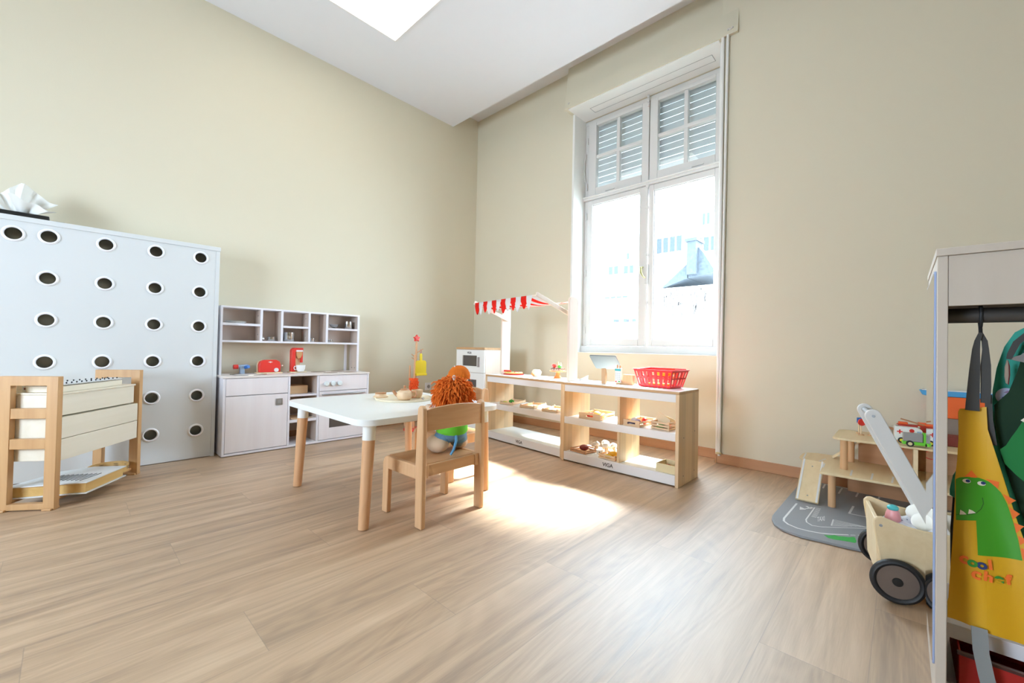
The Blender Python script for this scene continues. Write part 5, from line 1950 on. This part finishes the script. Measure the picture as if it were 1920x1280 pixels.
# toy tower behind the garage, partly hidden by the dressing-up rail
tw = thing('toy_storage_tower', 'taupe toy tower with an orange block and blue tray top behind the garage', 'toy tower', (.28, 3.372, 0))
MB().box(.13, .46, 3.345, 3.408, .0, .505).build('column', mat('taupe_board', '#8f8073', .6), tw, world=True)
MB().box(.13, .48, 3.338, 3.408, .506, .625).build('orange_block', mat('orange_block', '#e8641c', .5), tw, world=True, bevel=.003)
MB().prism([(.073, .655), (.085, .630), (.10, .626), (.52, .626), (.52, .655)], 3.335, 3.408, 'xz').build('blue_tray', mat('tray_blue', '#4a9fd8', .35), tw, world=True, bevel=.003)
MB().box(.085, .515, 3.34, 3.405, .6555, .660).build('tray_lining', M_WHITE, tw, world=True)
solo('toy_crate', MB().prism(rrect(-.07, .09, -.06, .06, .01), 0, .048, 'xy'), mat('dark_red_box', '#7a2a1c', .5), 'dark red low block on the upper deck behind the dressing-up rail', 'toy block', (.20, 3.20, UD), 0, bevel=.002)

# ================================================================== doll pram
pa = math.atan2(.158, .987)
pr_ = thing('doll_pram', 'wooden doll pram with black rubber wheels and white push arms', 'doll pram', (-.060, 1.985, 0), pa)
side = [(.012, .052), (.006, .12), (-.002, .175), (-.012, .245), (-.012, .262), (-.003, .274), (.010, .277), (.030, .271), (.075, .258), (.13, .252), (.19, .255), (.25, .268), (.285, .276), (.30, .272), (.305, .258), (.298, .16), (.29, .052)]
for y0, y1 in ((0, .012), (.248, .260)):
    MB().prism(side, y0, y1, 'xz').build('side_board', M_PLYY, pr_, bevel=.004, seg=3)
MB().bar((.006, .13, .062), (-.0005, .13, .262), .236, .012, side=(0, 1, 0)).build('end_board', M_PLY, pr_, bevel=.002)
MB().bar((.283, .13, .062), (.292, .13, .262), .236, .012, side=(0, 1, 0)).build('end_board', M_PLY, pr_, bevel=.002)
MB().box(.012, .282, .0125, .2475, .064, .074).build('floor_board', M_PLY, pr_)
sc3 = MB()
for x, z_ in ((.008, .246), (.035, .120), (.27, .12), (.285, .25)):
    sc3.cyl((x, -.001, z_), (x, .001, z_), .005, n=10)
sc3.build('screw', M_GREYMET, pr_)
for x in (.048, .255):
    for yc, s_ in ((-.028, -1), (.288, 1)):
        tyr = []
        R0 = .074
        for k in range(13):
            a = 2 * PI * k / 12
            tyr.append((R0 - .010 + .010 * math.cos(a), .0135 * math.sin(a)))
        q = MB().lathe(tyr, n=44, M=Matrix.Rotation(PI / 2, 4, 'X')).xform(Matrix.Translation((x, yc, R0)))
        wv = q.build('wheel', M_RUBBER, pr_)
        MB().cyl((x, yc - .006, R0), (x, yc + .006, R0), .0595, n=40).build('wheel_disc', mat('wheel_brown', '#6d5f56', .45), wv)
        MB().lathe([(0, -.010), (.013, -.009), (.016, -.004), (.016, .004), (.013, .009), (0, .010)], n=22, M=Matrix.Rotation(PI / 2, 4, 'X')).xform(Matrix.Translation((x, yc, R0))).build('hub_cap', M_BLACK, wv)
    MB().cyl((x, -.016, .074), (x, .276, .074), .005, n=10).build('axle', M_GREYMET, pr_)
M_ARM = mat('arm_white', '#dcdad6', .45)
for y in (.022, .238):
    p0, p1 = Vector((-.012, y, .628)), Vector((.192, y, .190))
    d_ = (p1 - p0).normalized()
    n_ = Vector((-d_.z, 0, d_.x))
    prof = []
    for k in range(11):
        a = PI / 2 + PI * k / 10
        prof.append(p0 + n_ * (.024 * math.sin(a)) + d_ * (.024 * math.cos(a)))
    prof += [p1 - n_ * .024, p1 + n_ * .024]
    MB().prism([(q.x, q.z) for q in prof], y - .007, y + .007, 'xz').build('push_arm', M_ARM, pr_, bevel=.003, seg=3)
MB().cyl((-.012, .030, .628), (-.012, .230, .628), .011, n=18).build('handle_bar', M_GREY, pr_)
MB().cyl((-.012, .0145, .628), (-.012, .0125, .628), .005, n=10).build('screw', M_GREYMET, pr_)
# bedding and toys in the pram
PM = ROOTM[pr_.name]


def in_pram(x, y, z_):
    return (PM @ Vector((x, y, z_)))[:]


def spot_cloth():
    m = mat('spotted_cloth', '#e6e9f2', .9)
    nt = m.node_tree
    b = nt.nodes['Principled BSDF']
    tc = nt.nodes.new('ShaderNodeTexCoord')
    v = nt.nodes.new('ShaderNodeTexVoronoi')
    v.inputs['Scale'].default_value = 45
    nt.links.new(tc.outputs['Object'], v.inputs['Vector'])
    lt = nt.nodes.new('ShaderNodeMath')
    lt.operation = 'LESS_THAN'
    lt.inputs[1].default_value = .16
    nt.links.new(v.outputs['Distance'], lt.inputs[0])
    mx = nt.nodes.new('ShaderNodeMix')
    mx.data_type = 'RGBA'
    mx.inputs[6].default_value = lin('#e6e9f2')
    mx.inputs[7].default_value = lin('#5f6f94')
    nt.links.new(lt.outputs[0], mx.inputs[0])
    nt.links.new(mx.outputs[2], b.inputs['Base Color'])
    return m


bl_ = MB().grid(lambda u, v: Vector((.02 + .24 * u, .02 + .215 * v, .228 + .022 * math.sin(u * 8 + v * 4) * math.sin(v * 7 + 1) + .018 * math.cos(u * 5 - v * 9) - .05 * (abs(v - .5) * 2) ** 6 - .05 * (abs(u - .5) * 2) ** 6)), 28, 24, .008)
blk = solo('doll_blanket', bl_, spot_cloth(), 'white cloth with small blue spots lying in the doll pram', 'blanket', PM.translation[:], pa)
blk.location = PM.translation
pw = MB()
pw.ball((.150, .075, .262), (.052, .040, .036), 20).ball((.155, .155, .268), (.058, .045, .038), 20).ball((.205, .10, .258), (.04, .05, .036), 20)
pl_ = solo('plush_cushion', pw, mat('white_plush', '#f0efe8', .95, sheen=.4), 'soft white cushion on the spotted cloth in the doll pram', 'cushion', PM.translation[:], pa)
bt = thing('toy_bottle', 'pink toy bottle with a turquoise cap in the doll pram', 'toy bottle', in_pram(.062, .150, .228), 0)
MB().lathe([(0, 0), (.023, 0), (.024, .006), (.021, .026), (.016, .040), (0, .042)], n=26).build('bottle_body', mat('bottle_pink', '#e79ea0', .35), bt)
MB().ball((0, 0, .047), (.0175, .0175, .0115), 20).build('cap', M_TEAL, bt)

# ================================================================== dressing-up rail (right foreground)
M_WRD = wood('wardrobe_birch', '#c2b7aa', '#c9bfb3', 'z', rough=.45, scale=.4)
wr = thing('dressing_up_wardrobe', 'pale open dressing-up wardrobe with a mirror on its left side', 'wardrobe', (.40, 1.625, 0))
X0, X1, Y0, Y1, HT = .0600, .80, 1.400, 1.850, 1.103
MB().box(X0, X0 + .018, Y0, Y1, 0, HT - .018).build('side_panel', M_WRD, wr, world=True, bevel=.0015)
MB().box(X1 - .018, X1, Y0, Y1, 0, HT - .018).build('side_panel', M_WRD, wr, world=True, bevel=.0015)
MB().box(X0 - .002, X1 + .002, Y0 - .004, Y1, HT - .018, HT).build('top_board', M_WRD, wr, world=True, bevel=.0015)
MB().box(X0 + .0185, X1 - .0185, Y0 + .002, Y0 + .018, .967, HT - .0185).build('header_board', M_WRD, wr, world=True, bevel=.001)
MB().box(X0 + .0185, X1 - .0185, 1.56, Y1 - .02, .132, .168).build('shelf', M_EDGE, wr, world=True, bevel=.0015)
MB().box(X0 + .0185, X1 - .0185, 1.56, Y1 - .02, .003, .018).build('bottom_board', M_EDGE, wr, world=True)
MB().cyl((X0 + .018, 1.50, .950), (X1 - .018, 1.50, .950), .018, n=22).build('rail', mat('dark_rail', '#4a4744', .4), wr, world=True)
mb_ = MB().prism(rrect(1.425, 1.815, .115, 1.055, .012, 4), X0 - .004, X0 - .0004, 'yz').build('mirror_back', mat('mirror_edge', '#9fb0d6', .3), wr, world=True)
MB().prism(rrect(1.429, 1.811, .119, 1.051, .012, 4), X0 - .0046, X0 - .0041, 'yz').build('mirror', mat('mirror_silver', '#f4f6f6', .0, metal=1.0), mb_, world=True, smooth=False)


def cloth_y(x, z_, k=0.0):
    return 1.500 + .006 * math.sin(x * 60 + z_ * 9 + k) + .004 * math.sin(z_ * 23 + x * 18 + k)


def sheet(poly, y, nm, m, parent, k=0.0, thick=.0016, wave=1.0, cuts=5, zoff=0.0):
    bm = bmesh.new()
    vs = [bm.verts.new((a, 0, b)) for a, b in poly]
    bm.faces.new(vs)
    bmesh.ops.triangulate(bm, faces=bm.faces[:])
    for _ in range(cuts):
        ed = [e for e in bm.edges if e.calc_length() > .012]
        if not ed:
            break
        bmesh.ops.subdivide_edges(bm, edges=ed, cuts=1, use_grid_fill=False)
        bmesh.ops.triangulate(bm, faces=[f for f in bm.faces if len(f.verts) > 3])
    for v in bm.verts:
        v.co.y = y + (cloth_y(v.co.x, v.co.z, k) - 1.5) * wave + zoff
    if thick:
        bm.normal_update()
        for f in bm.faces:
            if f.normal.y > 0:
                f.normal_flip()
        bmesh.ops.solidify(bm, geom=bm.faces[:], thickness=thick)
    m_ = MB()
    m_.bm.free()
    m_.bm = bm
    o = m_.build(nm, m, parent, world=parent is not None)
    return o


def strip_path(pts, w_, m, nm, parent, thick=.0015, normal=(0, 1, 0)):
    m_ = MB()
    P_ = [Vector(p) for p in pts]
    L_, Rr = [], []
    for i, p in enumerate(P_):
        a = (P_[min(i + 1, len(P_) - 1)] - P_[max(i - 1, 0)]).normalized()
        s_ = a.cross(Vector(normal)).normalized()
        ww = w_[i] if isinstance(w_, (list, tuple)) else w_
        L_.append(m_.bm.verts.new(p - s_ * ww / 2))
        Rr.append(m_.bm.verts.new(p + s_ * ww / 2))
    fs = [m_.bm.faces.new((L_[i], Rr[i], Rr[i + 1], L_[i + 1])) for i in range(len(P_) - 1)]
    m_.bm.normal_update()
    bmesh.ops.solidify(m_.bm, geom=fs, thickness=thick)
    return m_.build(nm, m, parent, world=True)


M_STRAP = mat('strap_grey', '#4b4a49', .8, bump=.2, bscale=900)
M_APR = mat('apron_yellow', '#dca818', .55, var=.03, bump=.1, bscale=600)
ap = thing('toddler_apron', 'yellow apron with a green dinosaur hanging on the dressing-up rail', 'apron', (.15, 1.50, .72))
apron = [(0.1017, 0.7139), (0.1044, 0.7220), (0.1200, .7240), (0.1359, 0.7245), (0.1477, 0.7308), (0.1495, 0.6778), (0.1579, 0.6226), (0.1712, 0.5629), (0.1929, 0.4825), (0.2124, 0.4041), (0.2350, 0.3179), (0.262, 0.1887), (0.2049, 0.1948), (0.1488, 0.2006), (0.0852, 0.2056), (0.0851, 0.2417), (0.0922, 0.2837), (0.1028, 0.3397), (0.1053, 0.4052), (0.0971, 0.4506), (0.0959, 0.5455), (0.1020, 0.6251)]
apo = sheet(apron, 1.5, 'apron_cloth', M_APR, ap)
dino = [(0.0975, 0.5494), (0.1037, 0.5547), (0.1170, 0.5589), (0.1284, 0.5602), (0.1364, 0.5597), (0.1444, 0.5572), (0.1522, 0.5539), (0.1631, 0.5435), (0.1708, 0.5326), (0.1799, 0.5095), (0.1889, 0.4707), (0.1963, 0.4320), (0.2022, 0.3875), (0.1680, 0.3832), (0.1336, 0.3793), (0.1327, 0.4253), (0.1322, 0.4585), (0.1140, 0.4550), (0.0980, 0.4506)]
PZ = -.0012
dn = sheet(dino, 1.5, 'dinosaur_print', mat('dino_green', '#3f9a1e', .5), apo, thick=0, zoff=PZ)


def disc(cx, cz, rx, rz__, n=20, rot=0.0):
    return [(cx + rx * math.cos(2 * PI * k / n) * math.cos(rot) - rz__ * math.sin(2 * PI * k / n) * math.sin(rot), cz + rx * math.cos(2 * PI * k / n) * math.sin(rot) + rz__ * math.sin(2 * PI * k / n) * math.cos(rot)) for k in range(n)]


M_EYEW = mat('print_white', '#efe8d8', .6)
M_NAVY = mat('print_navy', '#22386e', .5)
for cx, cz in ((.1157, .5487), (.1404, .5470)):
    sheet(disc(cx, cz, .0070, .0052), 1.5, 'eye_print', M_EYEW, apo, thick=0, zoff=PZ - .0006)
for cx, cz in ((.1178, .5494), (.1431, .5485)):
    sheet(disc(cx, cz, .0040, .0036), 1.5, 'pupil_print', M_NAVY, apo, thick=0, zoff=PZ - .0012)
for tr3 in ([(0.1040, 0.4659), (0.1051, 0.4777), (.1110, .4745), (0.1156, 0.4692)], [(0.1180, 0.4711), (0.1196, 0.4824), (.126, .480), (0.1310, 0.4758)]):
    sheet(tr3, 1.5, 'tooth_print', M_EYEW, apo, thick=0, zoff=PZ - .0006)
mo = [(0.0980, 0.4638), (0.1156, 0.4688), (.1240, .472), (0.1318, 0.4758), (0.1398, 0.4868), (0.1437, 0.4997), (0.1421, 0.5135)]
ms = MB()
ms.tube([(a, cloth_y(a, b) + PZ - .0004, b) for a, b in mo], .0005, 5)
ms.build('mouth_print', mat('dino_line', '#153a10', .6), apo, world=True)
sp_ = [(0.1120, 0.5578), (0.1235, 0.5760), (0.1348, 0.5593), (0.1467, 0.5597), (0.1677, 0.5575), (0.1662, 0.5408), (0.1738, 0.5311), (0.1926, 0.5221), (0.1822, 0.5090), (0.1829, 0.5034), (0.1985, 0.4929), (0.1889, 0.4764), (0.1904, 0.4689), (0.2046, 0.4664), (0.1934, 0.4458), (0.1963, 0.4411), (0.2109, 0.4367), (0.1993, 0.4216), (0.2000, 0.4150), (0.2137, 0.4130), (0.2030, 0.3889)]
for k in range(0, len(sp_), 3):
    sheet(sp_[k:k + 3], 1.5, 'spike_print', mat('print_orange', '#f07020', .55), apo, thick=0, zoff=PZ)
cols_ = {'o': mat('print_orange', '#f07020', .55), 'g': mat('print_green2', '#2f8a2a', .55), 'n': M_NAVY}
for chx, cc_, (lx, lz), rt_ in zip('coolchef', 'ogn' + 'oooog'[0:1] + 'oogo', [(0.1109, 0.3629), (0.1250, 0.3597), (0.1400, 0.3592), (0.1534, 0.3619), (0.1313, 0.3345), (0.1503, 0.3335), (0.1673, 0.3344), (0.1817, 0.3360)], (.1, -.1, -.05, .1, -.15, -.05, 0, .1)):
    cx_ = chx.upper() if False else chx
    text_mesh(cx_, .030 if chx not in 'c' else .036, cols_[cc_], 'print_lettering', apo, frame_M((lx, cloth_y(lx, lz) - .0034, lz), (math.cos(rt_), 0, math.sin(rt_)), (-math.sin(rt_), 0, math.cos(rt_))), bold=.0013)
# neck straps, hook and tie
strip_path([(.1372, 1.492, .908), (.132, 1.494, .888), (.1300, 1.496, .868), (.1282, 1.498, .82), (.1262, 1.499, .77), (.1245, 1.499, .720)], [.007, .010, .013, .018, .021, .024], M_STRAP, 'neck_strap', ap)
strip_path([(.1372, 1.496, .908), (.1440, 1.500, .888), (.1460, 1.503, .868), (.1462, 1.503, .83), (.1468, 1.504, .78), (.1460, 1.504, .74)], [.007, .010, .011, .017, .017, .016], M_STRAP, 'neck_strap', ap)
strip_path([(.1510, 1.509, .76), (.153, 1.512, .70), (.160, 1.515, .64)], .012, M_STRAP, 'neck_strap', ap)
strip_path([(.1359, 1.488, .2110), (.138, 1.480, .16), (.146, 1.474, .11), (.158, 1.470, .05)], .0265, mat('tie_grey', '#8d9090', .8, bump=.2, bscale=900), 'waist_tie', ap)
hk = MB()
hk.tube([(.1372, 1.482, .955), (.1372, 1.484, .966), (.1372, 1.50, .9735), (.1372, 1.518, .962), (.1372, 1.520, .945), (.1372, 1.505, .928), (.1372, 1.497, .915), (.1372, 1.494, .903)], .0034, 8)
hk.tube([(.1372, 1.482, .955), (.1372, 1.482, .94), (.1372, 1.488, .93), (.1372, 1.495, .922)], .0034, 8)
MB().box(X0 + .0185, X1 - .0185, Y0 + .0185, 1.70, .972, .984).build('rail_board', mat('board_brown', '#6a5a50', .6), wr, world=True)
hko = solo('rail_hook', hk.xform(Matrix.Translation((-.1372, -1.50, -.94))), mat('black_metal', '#26282a', .5), 'black hook over the rail holding the yellow apron', 'hook', (.1372, 1.50, .94))
# costumes behind
M_TEALC = mat('teal_cloth', '#3fae98', .8, var=.05)
te = thing('teal_costume', 'teal child costume with a round badge behind the green one', 'costume', (.19, 1.56, .9))
sheet([(0.2203, 0.9280), (0.1990, 0.9110), (0.1834, 0.8757), (0.1708, 0.8232), (0.1640, 0.7704), (0.1610, 0.6785), (.150, .60), (0.1127, 0.5803), (0.0974, 0.5451), (0.0917, 0.5088), (0.0918, 0.4937), (.11, .48), (.16, .40), (.30, .38), (.33, .75), (.33, .90), (.26, .935)], 1.562, 'costume_cloth', M_TEALC, te, k=2, wave=2.0)
sheet(disc(.1850, .7560, .018, .020), 1.555, 'badge', mat('badge_white', '#cfd3ea', .6), te, k=2, thick=.001)
for cx, cz in ((.180, .752), (.186, .746), (.178, .744), (.188, .756)):
    sheet(disc(cx, cz, .0028, .0028, 10), 1.553, 'badge_dot', mat('badge_blue', '#4a58a8', .6), te, k=2, thick=0, zoff=-.001)
sheet([(.180, .765), (.186, .770), (.195, .769), (.2, .764), (.19, .762)], 1.553, 'badge_mark', mat('badge_mauve', '#a88aa8', .6), te, k=2, thick=0, zoff=-.001)
dg = thing('dark_green_costume', 'dark green furry animal costume at the right edge of the rail', 'costume', (.24, 1.53, .9))
sheet([(0.225, 0.905), (0.2136, 0.8884), (0.1976, 0.8123), (0.1854, 0.7670), (0.1636, 0.7341), (0.1654, 0.6815), (0.1773, 0.6066), (0.1939, 0.5343), (0.2180, 0.4415), (.24, .34), (.34, .30), (.36, .60), (.36, .90), (.28, .93)], 1.536, 'costume_cloth', mat('bottle_green', '#0d3019', .85, var=.1), dg, k=4)
sheet([(0.1709, 0.6304), (0.1800, .642), (0.1872, 0.6621), (.199, .69), (0.2149, 0.7279), (.30, .74), (.30, .53), (0.2151, 0.5556), (0.1953, 0.5766), (0.1791, 0.5980)], 1.522, 'paw_flap', mat('grass_green', '#1f7a3c', .85), dg, k=5)
sheet([(.201, .705), (.207, .712), (.208, .700)], 1.519, 'white_tooth', M_EYEW, dg, k=5, thick=.001)
sheet([(.2065, .572), (.214, .580), (.214, .566)], 1.512, 'white_tooth', M_EYEW, dg, k=5, thick=.001)
strip_path([(.235, 1.525, .920), (.2130, 1.528, .905), (.1970, 1.53, .885), (.1880, 1.53, .858), (.1850, 1.53, .846)], [.012, .012, .012, .011, .008], M_STRAP, 'shoulder_strap', te)
sheet([(.1838, .8480), (.2030, .8560), (.2200, .8760), (.2200, .8400), (.2090, .8390), (.1950, .8430)], 1.529, 'strap_knot', mat('knot_grey', '#8a8684', .8), te, k=1, thick=.002)
sheet([(.1828, .8440), (.1858, .8300), (.1862, .8080), (.1845, .7860), (.1812, .7890), (.1790, .8050), (.1795, .8280)], 1.528, 'toy_instrument', mat('instrument_beige', '#b3a596', .5), te, k=1, thick=.003)
sheet([(.1838, .8440), (.1866, .8300), (.1870, .8080), (.1850, .7850), (.1838, .787), (.1852, .808), (.1848, .8300)], 1.526, 'instrument_edge', mat('maroon', '#6a2024', .5), te, k=1, thick=.001)
gb = thing('grey_sash', 'dark grey cloth hanging behind the left edge of the yellow apron', 'sash', (.10, 1.59, .5))
sheet([(.100, .500), (.1110, .500), (.1120, .32), (.105, .24), (.0945, .27), (.0950, .40)], 1.585, 'sash_cloth', mat('charcoal_cloth', '#3b3b3d', .85), gb, k=3, thick=.003)
# red bin under the shelf
rb = thing('red_storage_bin', 'dark red open storage bin on the bottom of the dressing-up wardrobe', 'storage bin', (.30, 1.66, .0185))
MB().box(-.195, .22, -.150, -.146, 0, .108).box(-.195, .22, .12, .124, 0, .108).box(-.195, -.191, -.146, .12, 0, .108).box(.216, .22, -.146, .12, 0, .108).box(-.191, .216, -.146, .12, 0, .004).build('bin_walls', mat('bin_red', '#a81c14', .6), rb, bevel=.001)
MB().box(-.198, .223, -.153, -.143, .1035, .1105).build('bin_rim', mat('rim_dark', '#4a2a26', .4), rb)
